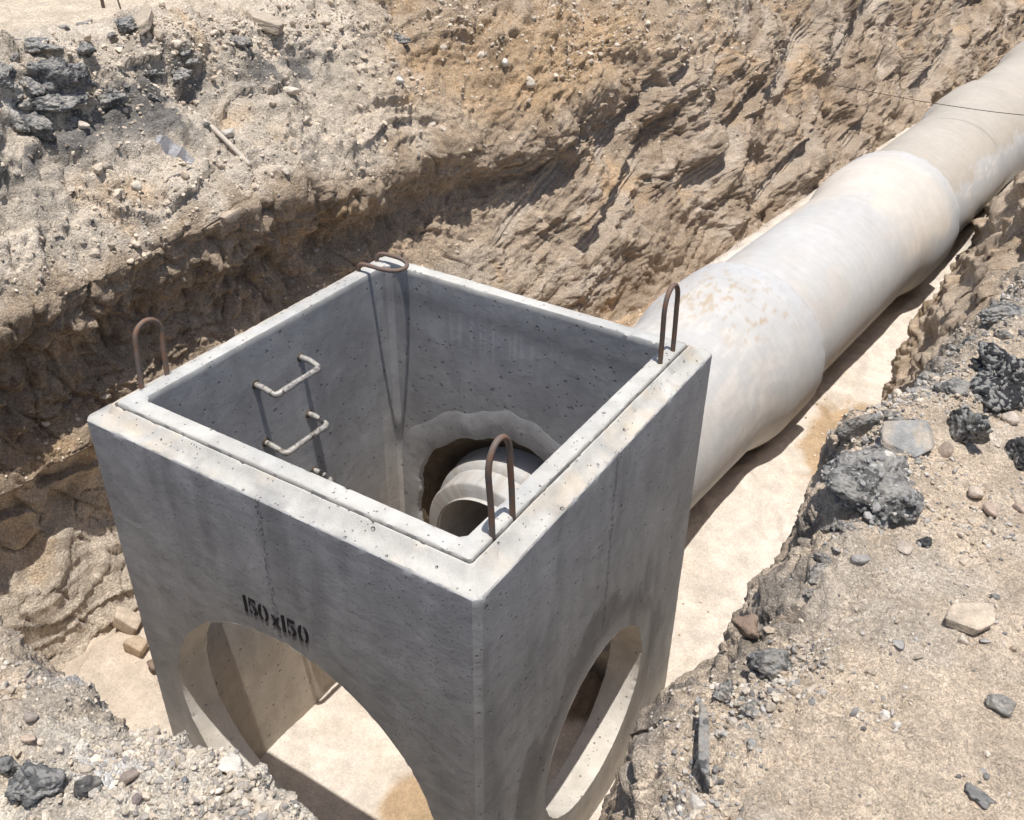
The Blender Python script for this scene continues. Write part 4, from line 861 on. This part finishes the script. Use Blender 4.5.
tpw = areaL * viewL * np.exp(-((PL[:, 2] - .58) / .14) ** 2) * (PL[:, 1] < 1.5 + 0 * SL) * (SL > 10.5) * (SL < 13.2) * (NL[:, 2] > .1)
pieces('asphalt_chunk', 'one of the many small grey asphalt pieces in the dark top left patch', 'asphalt chunk', 'small asphalt pieces in the top left patch', PL[pick(PL, tpw, 44, 73)], (.02, .06), 2, (.15, .148, .145), (.44, .40, .36))
# many small loose stones: one mesh per kind, copied
def sprinkle(name, label, cat, group, P, w, n, size, seed, palette, mat=M_rock):
    r = np.random.default_rng(seed); ids = pick(P, w, n, seed); protos = []; s0 = (size[0] + size[1]) / 2
    for k in range(6):
        S, F = rock_shape(3, 300 + seed * 10 + k, 12, rough=.06, round_=r.uniform(.1, .9)); c = np.tile(np.array(palette[k % len(palette)]), (len(S), 1))
        o = mesh_np(name, s0 * S * np.array([1, r.uniform(.65, .95), r.uniform(.5, .75)]), F, mat, c); protos.append(o)
    for j, i in enumerate(ids):
        o = protos[j] if j < 6 else protos[j % 6].copy()
        if j >= 6: COL.objects.link(o)
        s = float(r.uniform(*size)); o.scale = (s / s0,) * 3; o.rotation_euler = (r.uniform(-.4, .4), r.uniform(-.4, .4), r.uniform(0, 6.28)); o.location = P[i] + np.array([0, 0, s * .22]); tag(o, label, cat, group)
wr = areaN * viewN * (NN[:, 2] > .3) * (SN > 7.6) * (SN < 12.6) * (~leftside) * (PN[:, 1] < 4) * clus
sprinkle('pebble', 'one of the many small loose stones strewn over the right foreground bank', 'stone', 'small loose stones on the right bank', PN, wr, 90, (.006, .014), 1, GREYS)
wl = areaN * viewN * (NN[:, 2] > .6) * (SN > 8.2) * (SN < 12.6) * leftside
sprinkle('pebble', 'one of the many small loose stones in the rubble at the lower left', 'stone', 'small loose stones in the lower left rubble', PN, wl, 45, (.005, .010), 2, CREAM)
wu = areaL * viewL * upL * (SL > 9.5) * (NL[:, 2] > .2) * (PL[:, 1] < 7)
sprinkle('pebble', 'one of the many fist-sized stones and clods on the far sandy slope', 'stone', 'fist-sized stones on the far slope', PL, wu, 50, (.02, .045), 3, EARTH + [(.6, .55, .47), (.34, .32, .30)])

# ================================================================== SMALL THINGS
g, n, z = ground_at(152, 160); g = np.array(g)
bm = bmesh.new(); rowsv = []
for k in range(13):
    t = k / 12; c = g + np.array([.17 + .012 * math.sin(k * 1.1), -.07 + .22 * t, .17 - .19 * t + .008 * math.sin(k * .9)]); wd = .030 * math.sin(math.pi * (t * .8 + .12)) + .008
    rowsv.append([bm.verts.new(c + np.array([.006 * math.sin(k * .9 + j), wd * (j - 1.5) * .5, wd * (j - 1.5) * .45 + .004 * math.cos(k * .8 + j * 1.3)])) for j in range(4)])
for k in range(12):
    for j in range(3): bm.faces.new([rowsv[k][j], rowsv[k][j + 1], rowsv[k + 1][j + 1], rowsv[k + 1][j]])
gg = bmesh.ops.solidify(bm, geom=bm.faces[:], thickness=.002); me = bpy.data.meshes.new('plastic_scrap'); bm.to_mesh(me); bm.free(); me.materials.append(M_rag)
o = bpy.data.objects.new('plastic_scrap', me); COL.objects.link(o); tag(o, 'crumpled white scrap of plastic sticking out of the far sandy slope', 'plastic scrap')
a = np.array(ground_at(184, 108)[0]); b = np.array(ground_at(247, 166)[0]); m_ = (a + b) / 2 + np.array([.03, 0, .03])
tag(tube('rib', [a + [.02, 0, .01], m_ + (a - b) * .02, b + [.03, 0, .01]], .015, M_rib, None, 12, 8), 'straight pale conduit half buried in the far sandy slope', 'rib')  # rod standing in for a straight pale ridge of the slope
s = np.array(ground_at(104, 8)[0]); tag(tube('stick', [s + [0, 0, -.03], s + [-.02, .01, .10], s + [-.045, .02, .26]], [.012, .011, .010], M_wood), 'dark stick standing in the sand on top of the far bank', 'stick')
s = np.array(ground_at(121, 8)[0]); tag(tube('twig', [s + [0, 0, -.02], s + [-.03, .01, .05], s + [-.05, .02, .12], s + [-.10, .03, .16]], [.006, .005, .005, .004], M_wood), 'thin bent twig right of the dark stick on the far bank', 'twig')
tag(tube('wire', [(-.55, 7.96, -.57), (0, 7.97, -.59), (.42, 7.96, -.60), (1.28, 8.03, -.60), (2.35, 8.15, -.52)], .0035, M_wire, None, 8, 10), 'thin dark wire stretched across the trench above the third pipe', 'wire')

# ================================================================== LIGHT, SKY, CAMERA
sun_dir = Vector((.125, -.105, 1)).normalized()
S_ = bpy.data.lights.new('sun', 'SUN'); S_.energy = 4.2; S_.angle = math.radians(.53); S_.color = (1, .965, .91)
so = bpy.data.objects.new('sun', S_); COL.objects.link(so); so.rotation_euler = sun_dir.to_track_quat('Z', 'Y').to_euler(); so.location = (0, 0, 10)
wd = bpy.data.worlds.new('World'); scene.world = wd; wd.use_nodes = True; nt = wd.node_tree; bg = nt.nodes['Background']
sk = nt.nodes.new('ShaderNodeTexSky'); sk.sky_type = 'NISHITA'; sk.sun_disc = False
sk.sun_elevation = math.asin(sun_dir.z); sk.sun_rotation = math.atan2(sun_dir.x, sun_dir.y); sk.dust_density = 2.0
nt.links.new(sk.outputs[0], bg.inputs[0]); bg.inputs[1].default_value = .10
cam = bpy.data.cameras.new('camera'); co = bpy.data.objects.new('camera', cam); COL.objects.link(co); scene.camera = co
cam.sensor_width = 36; cam.sensor_fit = 'HORIZONTAL'; cam.lens = 967.635 / 1024 * 36; cam.clip_start = .05; cam.clip_end = 400
R_ = Vector((.84454569, .53536815, .01111433)); U_ = Vector((-.29903242, .45430392, .83915884)); B_ = -Vector((-.44420963, .71203152, -.54377285))
co.matrix_world = Matrix(((R_.x, U_.x, B_.x, 2.11373), (R_.y, U_.y, B_.y, -2.66068), (R_.z, U_.z, B_.z, 2.06037), (0, 0, 0, 1)))
scene.render.engine = 'CYCLES'; scene.cycles.use_adaptive_sampling = True; scene.cycles.adaptive_threshold = .045; scene.cycles.use_denoising = True; scene.cycles.max_bounces = 5; scene.cycles.diffuse_bounces = 3
scene.render.resolution_x = 1024; scene.render.resolution_y = 820
v = scene.view_settings; v.view_transform = 'Standard'; v.look = 'None'; v.gamma = 1; v.exposure = .2; v.use_curve_mapping = False
